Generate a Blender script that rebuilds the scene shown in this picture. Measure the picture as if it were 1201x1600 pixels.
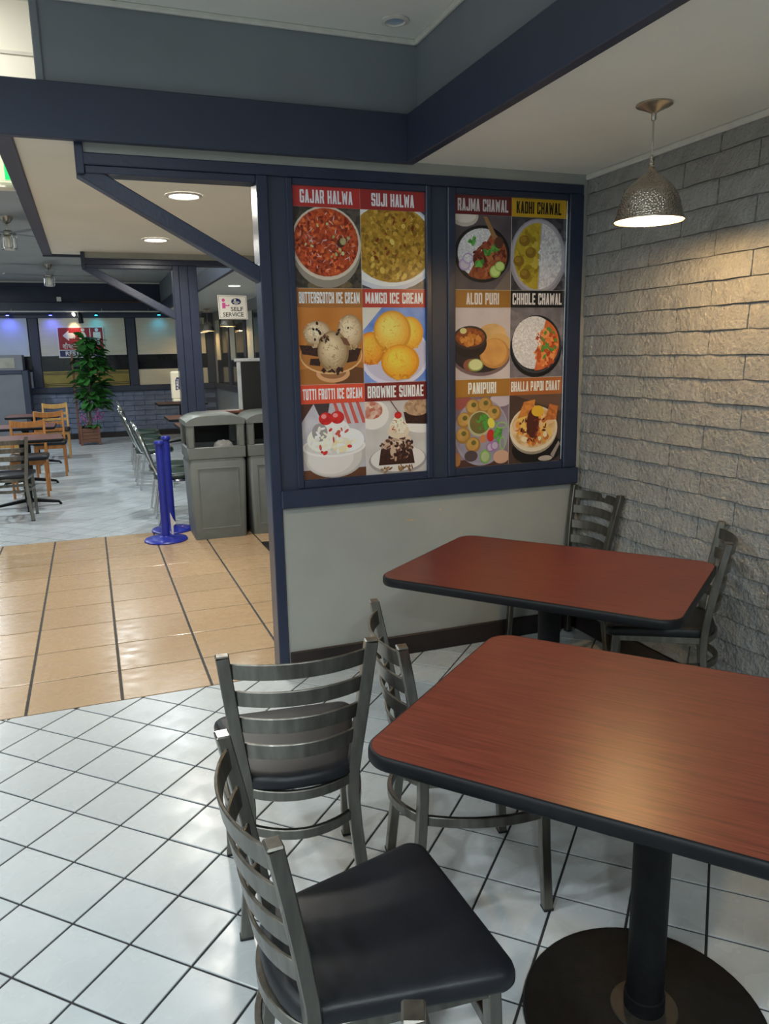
import bpy, math, random
import numpy as np
from mathutils import Vector, Matrix

random.seed(7)
R = math.radians
scene = bpy.context.scene
for _o in list(bpy.data.objects):
    bpy.data.objects.remove(_o)
col = scene.collection

# ------------------------------------------------------------------ camera
CAM_H, F_PX, YAW, PITCH, ROLL = 1.524, 1207.0, 0.357634, -0.203251, -0.019899
def cam_axes():
    cy, sy, cp, sp = math.cos(YAW), math.sin(YAW), math.cos(PITCH), math.sin(PITCH)
    fwd = Vector((sy*cp, cy*cp, sp)); right = Vector((cy, -sy, 0)); up = right.cross(fwd)
    cr, sr = math.cos(ROLL), math.sin(ROLL)
    return cr*right + sr*up, -sr*right + cr*up, fwd
_r, _u, _f = cam_axes()
cd = bpy.data.cameras.new('camera'); cam = bpy.data.objects.new('camera', cd); col.objects.link(cam)
cd.sensor_fit = 'VERTICAL'; cd.sensor_height = 36.0; cd.lens = F_PX/1600*36.0
cd.clip_start = 0.02; cd.clip_end = 60
_m = Matrix((( _r.x, _u.x, -_f.x, 0), (_r.y, _u.y, -_f.y, 0), (_r.z, _u.z, -_f.z, CAM_H), (0, 0, 0, 1)))
cam.matrix_world = _m
scene.camera = cam
def seen(x, y, z, m=30):
    d = Vector((x, y, z-CAM_H)); w = d.dot(_f)
    if w < 0.2: return None
    px, py = 600.5+F_PX*d.dot(_r)/w, 800-F_PX*d.dot(_u)/w
    return w if (-m < px < 1201+m and -m < py < 1600+m) else None

# ------------------------------------------------------------------ world and exposure
world = bpy.data.worlds.new('night'); scene.world = world; world.use_nodes = True
world.node_tree.nodes['Background'].inputs[0].default_value = (0.02, 0.025, 0.035, 1)
world.node_tree.nodes['Background'].inputs[1].default_value = 0.3
vs = scene.view_settings
vs.view_transform = 'Standard'; vs.look = 'None'; vs.gamma = 1.0; vs.use_curve_mapping = False
vs.exposure = 0.12
COOL = (0.86, 0.96, 1.0); NEUT = (1.0, 0.95, 0.86); WARM = (1.0, 0.66, 0.30)
DOWNLIGHT_W = 36.0      # recessed lights of the dining room
AISLE_W = 21.0          # recessed lights of the aisle soffit
FAR_W = 44.0            # far room lights: the soffit downlight and the added unseen fill lamps
PENDANT_W = 13.5

# ------------------------------------------------------------------ materials
def lin(c):
    if isinstance(c, str):
        c = tuple(int(c[i:i+2], 16)/255 for i in (0, 2, 4))
    return tuple((x/12.92 if x <= 0.04045 else ((x+0.055)/1.055)**2.4) for x in c) + (1,)
MATS = {}
def mat(name, c1, rough=0.5, metal=0.0, c2=None, nscale=6.0, stretch=None, voronoi=False, bump=0.0, bscale=60.0,
        coat=0.0, rand=0.0, emit=None, estr=0.0, c3=None, detail=4.0, lo=0.35, hi=0.65, spec=0.5, rvar=0.0, bdist=0.01):
    if name in MATS: return MATS[name]
    m = bpy.data.materials.new(name); m.use_nodes = True
    nt = m.node_tree; N = nt.nodes; L = nt.links
    b = N['Principled BSDF']
    b.inputs['Base Color'].default_value = lin(c1)
    b.inputs['Roughness'].default_value = rough; b.inputs['Metallic'].default_value = metal
    b.inputs['Specular IOR Level'].default_value = spec
    if coat: b.inputs['Coat Weight'].default_value = coat; b.inputs['Coat Roughness'].default_value = 0.12
    tc = None
    if c2 or bump or rvar:
        tc = N.new('ShaderNodeTexCoord'); mp = N.new('ShaderNodeMapping')
        L.new(tc.outputs['Object'], mp.inputs[0])
        if stretch: mp.inputs['Scale'].default_value = stretch
    out = None
    if c2:
        if voronoi:
            t = N.new('ShaderNodeTexVoronoi'); t.inputs['Scale'].default_value = nscale
            sp = N.new('ShaderNodeSeparateColor'); L.new(t.outputs['Color'], sp.inputs[0]); fac = sp.outputs[0]
        else:
            t = N.new('ShaderNodeTexNoise'); t.inputs['Scale'].default_value = nscale; t.inputs['Detail'].default_value = detail
            fac = t.outputs['Fac']
        L.new(mp.outputs[0], t.inputs['Vector'])
        r = N.new('ShaderNodeValToRGB'); L.new(fac, r.inputs[0])
        e = r.color_ramp.elements
        e[0].position, e[1].position = (0.0, 1.0) if voronoi else (lo, hi)
        e[0].color, e[1].color = lin(c1), lin(c2)
        if c3: k = e.new((e[0].position+e[1].position)/2); k.color = lin(c3)
        out = r.outputs[0]
    if rand:
        oi = N.new('ShaderNodeObjectInfo'); hs = N.new('ShaderNodeHueSaturation')
        mr = N.new('ShaderNodeMapRange'); mr.inputs[3].default_value = 1-rand; mr.inputs[4].default_value = 1+rand
        L.new(oi.outputs['Random'], mr.inputs[0]); L.new(mr.outputs[0], hs.inputs['Value'])
        if out: L.new(out, hs.inputs['Color'])
        else: hs.inputs['Color'].default_value = lin(c1)
        out = hs.outputs[0]
    if out: L.new(out, b.inputs['Base Color'])
    if rvar:
        n2 = N.new('ShaderNodeTexNoise'); n2.inputs['Scale'].default_value = 9; L.new(mp.outputs[0], n2.inputs['Vector'])
        m2 = N.new('ShaderNodeMapRange'); m2.inputs[1].default_value = .3; m2.inputs[2].default_value = .7
        m2.inputs[3].default_value = max(.02, rough-rvar); m2.inputs[4].default_value = rough+rvar
        L.new(n2.outputs['Fac'], m2.inputs[0]); L.new(m2.outputs[0], b.inputs['Roughness'])
    if bump:
        n = N.new('ShaderNodeTexNoise'); n.inputs['Scale'].default_value = bscale; n.inputs['Detail'].default_value = 5
        L.new(tc.outputs['Object'], n.inputs['Vector'])
        bp = N.new('ShaderNodeBump'); bp.inputs['Strength'].default_value = bump; bp.inputs['Distance'].default_value = bdist
        L.new(n.outputs['Fac'], bp.inputs['Height']); L.new(bp.outputs[0], b.inputs['Normal'])
    if emit:
        b.inputs['Emission Color'].default_value = lin(emit) if isinstance(emit, str) else emit + (1,)
        b.inputs['Emission Strength'].default_value = estr
    MATS[name] = m
    return m

M_TILE = mat('white_glazed_tile', 'c2c7c9', 0.27, c2='b7bcbe', nscale=5, rand=0.035, spec=.38, rvar=0.07, bump=0.02, bscale=14)
M_TILEF = mat('white_glazed_tile_field', 'bdc3c6', 0.25, c2='b1b7ba', nscale=5)
M_TAN = mat('tan_tile', 'bca181', 0.26, c2='ab8e6c', nscale=9, stretch=(1, 2.2, 1), rand=0.05, c3='b59977', lo=.25, hi=.75, rvar=.08, bump=.03, bscale=20)
M_GROUT = mat('dark_grout', '232427', 0.8, c2='2e2e2f', nscale=30)
M_GROUTT = mat('grey_grout', '353536', 0.8, c2='42403d', nscale=30)
M_GREY = mat('grey_wall_paint', 'a3a49e', 0.55, c2='9b9c97', nscale=3, bump=0.05, bscale=180)
M_UPPER = mat('slate_grey_wall_paint', '7b8289', 0.6, c2='767d84', nscale=3)
M_BRICK = mat('grey_painted_brick', '9a9a97', 0.5, c2='8e8e8c', nscale=14, bump=0.75, bscale=55, rand=0.03, bdist=.02)
M_MORTAR = mat('grey_painted_mortar', '939392', 0.7, bump=0.4, bscale=80)
M_FBRICK = mat('blue_grey_painted_brick', '74819a', 0.6, c2='68748c', nscale=8, bump=0.3, bscale=40, rand=0.08)
M_FMORTAR = mat('blue_grey_mortar', '4d566a', 0.8, c2='475064', nscale=8)
M_NAVY = mat('navy_gloss_paint', '2b3349', 0.32, c2='293046', nscale=8, bump=0.08, bscale=60)
M_NAVYF = mat('navy_flat_paint', '2e364a', 0.45, c2='2c3447', nscale=5)
M_SOFFIT = mat('cream_soffit_paint', 'efede2', 0.7, c2='e9e7dc', nscale=2)
M_CEIL = mat('white_ceiling_paint', 'e6e6e0', 0.8, c2='dfdfd9', nscale=2)
M_FCEIL = mat('grey_far_ceiling_paint', 'b4b5b3', 0.8, c2='adaeac', nscale=2)
M_WHITE = mat('white_trim_paint', 'd8d6ce', 0.5, c2='cfcdc5', nscale=20)
M_BASE = mat('dark_vinyl_base', '2a2020', 0.45, c2='1f1818', nscale=8)
M_LAM = mat('mahogany_laminate', '78382a', 0.33, c2='54221a', nscale=5, stretch=(1.6, 48, 1), c3='6a2e23', detail=8, lo=.3, hi=.7, bump=0.02, bscale=300)
M_LAMD = mat('brown_laminate', '6e4434', 0.35, c2='56332a', nscale=4, stretch=(1.3, 20, 1))
M_EDGE = mat('black_vinyl_edge', '0c0d10', 0.5, c2='111216', nscale=30, spec=.25)
M_IRON = mat('black_cast_iron', '0d0e10', 0.55, c2='131415', nscale=40, bump=0.12, bscale=220, spec=.18)
M_GUN = mat('gunmetal_steel', '807d76', 0.4, 1.0, c2='67645e', nscale=5, stretch=(9, 9, 1.2), coat=0.25, lo=.3, hi=.7, rvar=.06)
M_VINYL = mat('black_vinyl_pad', '17191f', 0.42, c2='13151a', nscale=10, bump=0.10, bscale=500, spec=.38)
M_GLIDE = mat('black_glide', '101010', 0.7, c2='1a1a1a', nscale=20)
M_WOOD = mat('orange_oak', 'b8793c', 0.35, c2='9c6029', nscale=5, stretch=(8, 8, 1), coat=.3)
M_PALEW = mat('pale_oak', 'c99d5b', 0.4, c2='b38546', nscale=5, stretch=(8, 8, 1), coat=.2)
M_CHROME = mat('chrome', 'd9dcdf', 0.12, 1.0, c2='c6c9cc', nscale=20)
M_GREEN = mat('dark_green_vinyl', '23372f', 0.3, c2='1d2f28', nscale=10)
M_NICKEL = mat('brushed_nickel', 'c2baae', 0.32, 1.0, c2='b0a89d', nscale=30, stretch=(1, 1, 10))
M_BLUEP = mat('royal_blue_enamel', '2733a0', 0.32, c2='232d92', nscale=10)
M_BIN = mat('grey_plastic', '717775', 0.5, c2='6b716f', nscale=10, bump=0.05, bscale=250)
M_BLACK = mat('matt_black', '0e0f11', 0.6, c2='131416', nscale=12)
M_BAG = mat('white_paper', 'd5d3cf', 0.7, c2='c6c4c0', nscale=10)
M_BLIND = mat('cream_roller_blind', 'd6d2be', 0.8, c2='cecab6', nscale=3, stretch=(1, 1, 20))
M_BLINDG = mat('pale_blue_blind', 'c9d3da', 0.8, c2='c2ccd3', nscale=3)
M_GOLD = mat('mustard_panel', '9c8a45', 0.6, c2='90803f', nscale=8)
M_DKGLASS = mat('night_glass', '15181c', 0.08, c2='20242a', nscale=3)
M_TERRA = mat('brown_planter_wood', '7a5240', 0.6, c2='684433', nscale=8, stretch=(1, 1, 8))
M_SOIL = mat('soil', '33261c', 0.9, c2='241a13', nscale=40)
M_LEAF = mat('dark_green_leaf', '3f7a36', 0.35, c2='2a5c2a', nscale=6, rand=0.3)
M_STEM = mat('brown_stem', '7a6648', 0.7, c2='665338', nscale=20)
M_PINK = mat('magenta_petal', 'a3408a', 0.5, c2='c46ab0', nscale=20)
M_CAB = mat('grey_cabinet_paint', '6d7078', 0.5, c2='676a72', nscale=4)
M_RED = mat('sign_red', 'a2222c', 0.4, c2='981f29', nscale=5)
M_SIGNW = mat('sign_white', 'e6e4dc', 0.4, c2='dedcd4', nscale=5)
M_SIGNN = mat('sign_navy', '23305f', 0.4, c2='202c58', nscale=5)
M_SPINK = mat('sign_pink', 'd2559c', 0.4, c2='cc4f96', nscale=5)
M_SBLK = mat('sign_black', '2a2a2c', 0.5, c2='2e2e30', nscale=5)
M_LGREEN = mat('lit_green', '18c060', 0.5, emit='12d060', estr=1.2)
M_LCREAM = mat('lit_sign_face', 'd8dcc0', 0.5, emit='d8dcb8', estr=0.35)
M_LAMP = mat('lit_lamp', 'ffffff', 0.5, emit=(1.0, 0.97, 0.9), estr=14.0)
M_BULB = mat('warm_bulb', 'fff0d0', 0.5, emit=(1.0, 0.72, 0.36), estr=30.0)
M_SHADEIN = mat('white_shade_lining', 'efe6d4', 0.6, c2='e9e0ce', nscale=10)
M_LBLUE = mat('lit_blue', '3040ff', 0.5, emit=(0.06, 0.08, 1.0), estr=30.0)
M_LCYAN = mat('lit_cyan', '30b0d0', 0.5, emit=(0.02, 0.5, 0.8), estr=16.0)
M_SENS = mat('dispenser_white', 'dcd9c6', 0.4, c2='d5d2bf', nscale=6)
M_LENSOFF = mat('unlit_lens', 'b9c4cc', 0.3, c2='93a9c4', nscale=12)
M_SILV = mat('silver_plastic', 'b4b8ba', .35, c2='a6aaac', nscale=12)
def hammered():
    m = mat('hammered_nickel', 'b9b1a6', 0.25, 1.0, c2='aca499', nscale=20)
    N, L = m.node_tree.nodes, m.node_tree.links
    v = N.new('ShaderNodeTexVoronoi'); v.inputs['Scale'].default_value = 140
    tc = N.new('ShaderNodeTexCoord'); L.new(tc.outputs['Object'], v.inputs['Vector'])
    bp = N.new('ShaderNodeBump'); bp.inputs['Strength'].default_value = 0.8; bp.inputs['Distance'].default_value = 0.004
    L.new(v.outputs['Distance'], bp.inputs['Height']); L.new(bp.outputs[0], N['Principled BSDF'].inputs['Normal'])
    return m
M_HAM = hammered()
def glassmat():
    m = bpy.data.materials.new('clear_glass'); m.use_nodes = True
    N, L = m.node_tree.nodes, m.node_tree.links
    N.remove(N['Principled BSDF'])
    tr = N.new('ShaderNodeBsdfTransparent'); tr.inputs[0].default_value = (0.86, 0.88, 0.9, 1)
    gl = N.new('ShaderNodeBsdfGlossy'); gl.inputs['Roughness'].default_value = 0.03
    mx = N.new('ShaderNodeMixShader'); fr = N.new('ShaderNodeFresnel'); fr.inputs[0].default_value = 1.5
    L.new(fr.outputs[0], mx.inputs[0]); L.new(tr.outputs[0], mx.inputs[1]); L.new(gl.outputs[0], mx.inputs[2])
    L.new(mx.outputs[0], N['Material Output'].inputs[0])
    return m
M_GLASS = glassmat()

# ------------------------------------------------------------------ mesh helpers
class MB:
    def __init__(s): s.v = []; s.f = []; s.m = []
    def add(s, v, f, m=0):
        o = len(s.v); s.v += [tuple(p) for p in v]; s.f += [tuple(i+o for i in q) for q in f]; s.m += [m]*len(f)
        return s
    def box(s, x0, x1, y0, y1, z0, z1, m=0, ch=0.0):
        if ch <= 0:
            v = [(x, y, z) for z in (z0, z1) for y in (y0, y1) for x in (x0, x1)]
            f = [(0, 2, 3, 1), (4, 5, 7, 6), (0, 1, 5, 4), (2, 6, 7, 3), (0, 4, 6, 2), (1, 3, 7, 5)]
            return s.add(v, f, m)
        c = ch; v = []; idx = {}
        X, Y, Z = (x0, x1), (y0, y1), (z0, z1)
        for i in (0, 1):
            for j in (0, 1):
                for k in (0, 1):
                    sx, sy, sz = (1-2*i)*c, (1-2*j)*c, (1-2*k)*c
                    idx[i, j, k, 0] = len(v); v.append((X[i], Y[j]+sy, Z[k]+sz))
                    idx[i, j, k, 1] = len(v); v.append((X[i]+sx, Y[j], Z[k]+sz))
                    idx[i, j, k, 2] = len(v); v.append((X[i]+sx, Y[j]+sy, Z[k]))
        f = []
        g = lambda i, j, k, a: idx[i, j, k, a]
        for i in (0, 1):
            q = [g(i, 0, 0, 0), g(i, 1, 0, 0), g(i, 1, 1, 0), g(i, 0, 1, 0)]; f.append(q if i else q[::-1])
            q = [g(0, i, 0, 1), g(0, i, 1, 1), g(1, i, 1, 1), g(1, i, 0, 1)]; f.append(q if i else q[::-1])
            q = [g(0, 0, i, 2), g(1, 0, i, 2), g(1, 1, i, 2), g(0, 1, i, 2)]; f.append(q if i else q[::-1])
        for a in (0, 1):
            for b in (0, 1):
                q = [g(0, a, b, 1), g(1, a, b, 1), g(1, a, b, 2), g(0, a, b, 2)]; f.append(q if a ^ b else q[::-1])
                q = [g(a, 0, b, 0), g(a, 1, b, 0), g(a, 1, b, 2), g(a, 0, b, 2)]; f.append(q[::-1] if a ^ b else q)
                q = [g(a, b, 0, 0), g(a, b, 1, 0), g(a, b, 1, 1), g(a, b, 0, 1)]; f.append(q if a ^ b else q[::-1])
                for k in (0, 1):
                    q = [g(a, b, k, 0), g(a, b, k, 1), g(a, b, k, 2)]; f.append(q if (a ^ b ^ k) else q[::-1])
        return s.add(v, f, m)
    def sweep(s, path, w, h, up=(0, 0, 1), m=0, ch=0.25, taper=None, closed=False):
        """rectangular tube with chamfered corners: w across, h along 'up'"""
        path = [Vector(p) for p in path]; n = len(path); U0 = Vector(up); rings = []
        for i, p in enumerate(path):
            if closed: t = path[(i+1) % n]-path[i-1]
            else: t = path[min(i+1, n-1)]-path[max(i-1, 0)]
            t.normalize(); side = t.cross(U0)
            if side.length < 1e-5: side = t.cross(Vector((1, 0, 0)))
            side.normalize(); u = side.cross(t).normalized()
            k = taper[i] if taper else 1.0
            a, b = w/2*k, h/2*k; c = min(a, b)*ch
            pts = [(a-c, -b), (a, -b+c), (a, b-c), (a-c, b), (-a+c, b), (-a, b-c), (-a, -b+c), (-a+c, -b)]
            rings.append([p+side*x+u*y for x, y in pts])
        return s.rings(rings, m, closed)
    def tube(s, path, r, m=0, k=8, closed=False):
        path = [Vector(p) for p in path]; n = len(path); rings = []; prev = None
        for i, p in enumerate(path):
            if closed: t = path[(i+1) % n]-path[i-1]
            else: t = path[min(i+1, n-1)]-path[max(i-1, 0)]
            t.normalize()
            if prev is None: a = t.orthogonal().normalized()
            else:
                a = prev-t*prev.dot(t); a.normalize()
            prev = a; b = t.cross(a)
            rr = r[i] if isinstance(r, (list, tuple)) else r
            rings.append([p+a*(rr*math.cos(2*math.pi*j/k))+b*(rr*math.sin(2*math.pi*j/k)) for j in range(k)])
        return s.rings(rings, m, closed)
    def rings(s, rings, m=0, closed=False, cap=True):
        k = len(rings[0]); v = [p for r in rings for p in r]; f = []; n = len(rings)
        for i in range(n if closed else n-1):
            a, b = i*k, ((i+1) % n)*k
            for j in range(k):
                f.append((a+j, a+(j+1) % k, b+(j+1) % k, b+j))
        if cap and not closed:
            f.append(tuple(range(k))[::-1]); f.append(tuple(range((n-1)*k, n*k)))
        return s.add(v, f, m)
    def lathe(s, prof, c=(0, 0, 0), k=32, m=0, capb=True, capt=True):
        rings = [[(c[0]+r*math.cos(2*math.pi*j/k), c[1]+r*math.sin(2*math.pi*j/k), c[2]+z) for j in range(k)] for r, z in prof]
        v = [p for r in rings for p in r]; f = []; n = len(rings)
        for i in range(n-1):
            for j in range(k):
                f.append((i*k+j, i*k+(j+1) % k, (i+1)*k+(j+1) % k, (i+1)*k+j))
        if capb: f.append(tuple(range(k))[::-1])
        if capt: f.append(tuple(range((n-1)*k, n*k)))
        return s.add(v, f, m)
    def prism(s, pts, z0, z1, m=0, top=True, bottom=True):
        n = len(pts); v = [(x, y, z0) for x, y in pts]+[(x, y, z1) for x, y in pts]
        f = [(i, (i+1) % n, n+(i+1) % n, n+i) for i in range(n)]
        if bottom: f.append(tuple(range(n))[::-1])
        if top: f.append(tuple(range(n, 2*n)))
        return s.add(v, f, m)
    def stack(s, outline, levels, m=0):
        """outline scaled about its centroid at each (scale, z): a cushion-like solid"""
        n = len(outline); cx = sum(p[0] for p in outline)/n; cy = sum(p[1] for p in outline)/n
        return s.rings([[(cx+(x-cx)*k, cy+(y-cy)*k, z) for x, y in outline] for k, z in levels], m)
    def mesh(s, name, mats, smooth=None):
        me = bpy.data.meshes.new(name); me.from_pydata(s.v, [], s.f)
        for q in (mats if isinstance(mats, (list, tuple)) else [mats]): me.materials.append(q)
        if any(s.m): me.polygons.foreach_set('material_index', s.m)
        if smooth is not None:
            me.polygons.foreach_set('use_smooth', [True]*len(s.f)); me.set_sharp_from_angle(angle=R(smooth))
        me.update(); return me
    def build(s, name, mats, parent=None, smooth=None):
        return link(name, s.mesh(name, mats, smooth), parent)
def link(name, me, parent=None, loc=None, rot=None):
    o = bpy.data.objects.new(name, me); col.objects.link(o)
    if parent: o.parent = parent
    if loc: o.location = loc
    if rot: o.rotation_euler = rot
    return o
def tag(o, label=None, cat=None, group=None, kind=None):
    if label: o['label'] = label
    if cat: o['category'] = cat
    if group: o['group'] = group
    if kind: o['kind'] = kind
    return o
def thing(name, label, cat, loc=(0, 0, 0), rz=0.0, group=None):
    o = bpy.data.objects.new(name, None); col.objects.link(o); o.empty_display_size = 0.1
    o.location = loc; o.rotation_euler = (0, 0, rz)
    return tag(o, label, cat, group)
def struct(name, label=None):
    o = bpy.data.objects.new(name, None); col.objects.link(o)
    return tag(o, label, None, None, 'structure')
def copy_tree(o, parent=None):
    c = o.copy(); col.objects.link(c); c.parent = parent
    for ch in [k for k in bpy.data.objects if k.parent == o]: copy_tree(ch, c)
    return c
def sbox(name, mats, parent, *a, ch=0.0):
    return MB().box(*a, ch=ch).build(name, mats, parent)
def clip(poly, a, b, c):
    """keep a*x+b*y<=c of a convex polygon"""
    out = []
    for i in range(len(poly)):
        p, q = poly[i], poly[(i+1) % len(poly)]
        dp, dq = a*p[0]+b*p[1]-c, a*q[0]+b*q[1]-c
        if dp <= 0: out.append(p)
        if dp*dq < 0:
            t = dp/(dp-dq); out.append((p[0]+t*(q[0]-p[0]), p[1]+t*(q[1]-p[1])))
    return out
def lamp(kind, parent, loc, power, color, size=0.1, spread=None, rot=None, blend=None, angle=None):
    d = bpy.data.lights.new('lamp_light', kind); d.energy = power; d.color = color
    if kind == 'AREA':
        d.shape = 'DISK'; d.size = size
        if spread: d.spread = R(spread)
    else: d.shadow_soft_size = size
    if kind == 'SPOT': d.spot_size = R(angle); d.spot_blend = blend
    o = bpy.data.objects.new('lamp_light', d); col.objects.link(o); o.parent = parent; o.location = loc
    if rot: o.rotation_euler = rot
    return o
def text2d(body, w, h, bold=0.0, space=1.0):
    c = bpy.data.curves.new('t', 'FONT'); c.body = body; c.offset = bold; c.resolution_u = 3; c.space_character = space
    o = bpy.data.objects.new('t', c); col.objects.link(o)
    bpy.context.view_layer.update()
    me = bpy.data.meshes.new_from_object(o.evaluated_get(bpy.context.evaluated_depsgraph_get()))
    v = np.array([p.co[:2] for p in me.vertices]); f = [tuple(p.vertices) for p in me.polygons]
    bpy.data.objects.remove(o); bpy.data.curves.remove(c); bpy.data.meshes.remove(me)
    lo, hi = v.min(0), v.max(0); v = (v-lo)/(hi-lo)*np.array([w, h])
    return v, f

# ------------------------------------------------------------------ key dimensions (metres)
WX = 2.43            # face of the right-hand brick wall
PY = 3.49            # front of the partition with the posters, near edge of the tan aisle
AY = 7.0             # far edge of the tan aisle
FY = 16.14           # far wall
SZ, HZ, FZ = 2.375, 2.87, 2.94   # soffit, high ceiling, far ceiling
LX, BY = -4.6, -3.0  # left wall, wall behind the camera

# ------------------------------------------------------------------ floor
floor = MB().box(LX, WX+.1, BY, FY+.1, -0.12, -0.004).build('floor', M_GROUT)
tag(floor, 'floor of white diagonal tiles crossed by a tan tile aisle', kind='structure')
TH, P1, P2 = R(45.7), 0.2031, 0.2001
OX, OY = -0.207255*CAM_H, 1.251113*CAM_H
e1 = Vector((math.cos(TH), math.sin(TH)))*P1; e2 = Vector((math.sin(TH), -math.cos(TH)))*P2
def tile_mesh(poly, name, m, ch=0.0018):
    n = len(poly); cx = sum(p[0] for p in poly)/n; cy = sum(p[1] for p in poly)/n
    ins = []
    for x, y in poly:
        d = math.hypot(x-cx, y-cy) or 1; k = max(0.1, (d-ch*1.5)/d); ins.append((cx+(x-cx)*k, cy+(y-cy)*k))
    b = MB(); v = [(x, y, -0.006) for x, y in poly]+[(x, y, -0.0012) for x, y in poly]+[(x, y, 0) for x, y in ins]
    f = [(i, (i+1) % n, n+(i+1) % n, n+i) for i in range(n)]+[(n+i, n+(i+1) % n, 2*n+(i+1) % n, 2*n+i) for i in range(n)]
    f.append(tuple(range(2*n, 3*n))); b.add(v, f); return b
g = 0.0072
def tile_poly(a, b):
    o = Vector((OX, OY))
    c = o+e1*(a+.5)+e2*(b+.5); h1 = e1*(.5-g/2/P1); h2 = e2*(.5-g/2/P2)
    return c, [tuple(c-h1-h2), tuple(c+h1-h2), tuple(c+h1+h2), tuple(c-h1+h2)][::-1]
whole = tile_mesh([tuple(Vector(p)-tile_poly(0, 0)[0]) for p in tile_poly(0, 0)[1]], 'tile', M_TILE).mesh('tile', M_TILE)
near, rest, far = [], [], MB()
for a in range(-75, 95):
    for b in range(-95, 75):
        c, poly = tile_poly(a, b)
        if not (LX-.2 < c.x < WX+.2 and BY-.2 < c.y < FY+.2): continue
        if PY+.15 < c.y < AY-.15: continue
        q = poly
        if c.y < 5:
            q = clip(q, 0, 1, PY-.004)
        else:
            q = clip(q, 0, -1, -(AY+.004))
        q = clip(clip(q, 1, 0, WX+.005), -1, 0, -LX)
        q = clip(clip(q, 0, -1, -BY), 0, 1, FY)
        if len(q) < 3: continue
        ar = abs(sum(q[i][0]*q[(i+1) % len(q)][1]-q[(i+1) % len(q)][0]*q[i][1] for i in range(len(q))))/2
        if ar < 2e-5: continue
        cut = ar < 0.0375
        if c.y > 5:
            if c.x > -3.2: far.add(*(lambda t: (t.v, t.f))(tile_mesh(q, '', None, 0.001)))
            continue
        w = seen(c.x, c.y, 0)
        near.append((w if w else 99+random.random(), c, q, cut))
near.sort(key=lambda t: t[0])
fieldb = MB()
for i, (w, c, q, cut) in enumerate(near):
    if i < 300 and w < 90:
        if cut:
            loc = [(x-c.x, y-c.y) for x, y in q]
            link('tile', tile_mesh(loc, 'tile', M_TILE).mesh('tile', M_TILE), floor, (c.x, c.y, 0))
        else: link('tile', whole, floor, (c.x, c.y, 0))
    else:
        t = tile_mesh(q, '', None); fieldb.add(t.v, t.f)
tag(fieldb.build('tile_field', M_TILEF, floor), kind='stuff')
tag(far.build('far_tile_field', M_TILEF, floor), 'white diagonal tiles of the far room', kind='stuff')
# tan aisle
tanbed = MB().box(LX, WX, PY, AY, -0.004, -0.0025).build('aisle_bed', M_GROUTT, floor)
xs = [-0.388+0.4035*k for k in range(-11, 8)]; ys = [PY, 3.853] + [3.853+0.3935*k for k in range(1, 8)] + [AY]
tcache = {}
for i in range(len(xs)-1):
    for j in range(len(ys)-1):
        x0, x1, y0, y1 = xs[i]+.0065, min(xs[i+1], WX)-.0065, ys[j]+.0042, ys[j+1]-.0042
        if x1 <= x0+.02 or x1 < -2.2: continue
        key = (round(x1-x0, 3), round(y1-y0, 3))
        if key not in tcache:
            hx, hy = (x1-x0)/2, (y1-y0)/2
            tcache[key] = tile_mesh([(-hx, -hy), (hx, -hy), (hx, hy), (-hx, hy)], 'aisle_tile', M_TAN).mesh('aisle_tile', M_TAN)
        link('aisle_tile', tcache[key], floor, ((x0+x1)/2, (y0+y1)/2, 0.0003))

# ------------------------------------------------------------------ shell: walls, ceilings
def st(name, m, *a, label=None, parent=None):
    o = sbox(name, m, parent, *a)
    if not parent: tag(o, label, kind='structure')
    return o
ceil = struct('ceiling', 'white high ceiling with cream lowered soffits')
sbox('near_ceiling', M_CEIL, ceil, LX, 1.5, BY, 3.56, HZ, HZ+.1)
sbox('raised_ceiling', M_CEIL, ceil, LX, WX, 3.56, 4.7, 3.4, 3.5)
sbox('far_ceiling', M_FCEIL, ceil, LX, WX+.1, 4.7, FY+.1, FZ, FZ+.1)
wh = struct('wall_header', 'cream header wall carrying the exit sign at the left edge')
sbox('header_face', M_SOFFIT, wh, LX, -0.262, 4.66, 4.76, 2.40, 3.4)
sbox('header_side', M_SOFFIT, wh, -.262, WX, 4.66, 4.76, 2.46, 3.4)
sbox('header_seam', M_WHITE, wh, LX, -0.1, 4.652, 4.66, 3.035, 3.05)
sbox('aisle_soffit', M_SOFFIT, ceil, -0.19, WX+.1, 3.45, 7.2, SZ, SZ+.08)
sbox('table_soffit', M_SOFFIT, ceil, 1.45, WX+.1, BY, 3.45, SZ, SZ+.08)
sbox('far_soffit', M_SOFFIT, ceil, 1.45, WX+.1, 7.2, FY, SZ, SZ+.08)
up = struct('wall_upper', 'slate grey upper wall above the navy beam')
sbox('upper_back_face', M_UPPER, up, -0.055, 1.52, 3.46, 3.54, SZ+.05, HZ)
sbox('upper_end_post', M_UPPER, up, -0.085, -0.055, 3.45, 3.56, 2.5, HZ, ch=.004)
sbox('upper_side_face', M_UPPER, up, 1.487, 1.56, BY, 3.5, SZ+.05, HZ)
sbox('soffit_far_face', M_UPPER, up, -0.19, WX, 7.2, 7.26, SZ-.0, FZ)
sbox('far_soffit_face', M_UPPER, up, 1.45, 1.5, 7.26, FY, SZ+.02, FZ)
tr3 = struct('trim_3', 'white moulding strips along ceiling edges')
sbox('upper_back_moulding', M_WHITE, tr3, -0.05, 1.487, 3.442, 3.46, HZ-.022, HZ, ch=.004)
sbox('upper_side_moulding', M_WHITE, tr3, 1.469, 1.487, BY, 3.46, HZ-.022, HZ, ch=.004)
sbox('brick_top_moulding', M_WHITE, tr3, WX-.02, WX, BY, PY, SZ-.026, SZ, ch=.006)
sbox('far_ceiling_moulding', M_WHITE, tr3, LX, 1.45, FY-.03, FY, FZ-.025, FZ)
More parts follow.
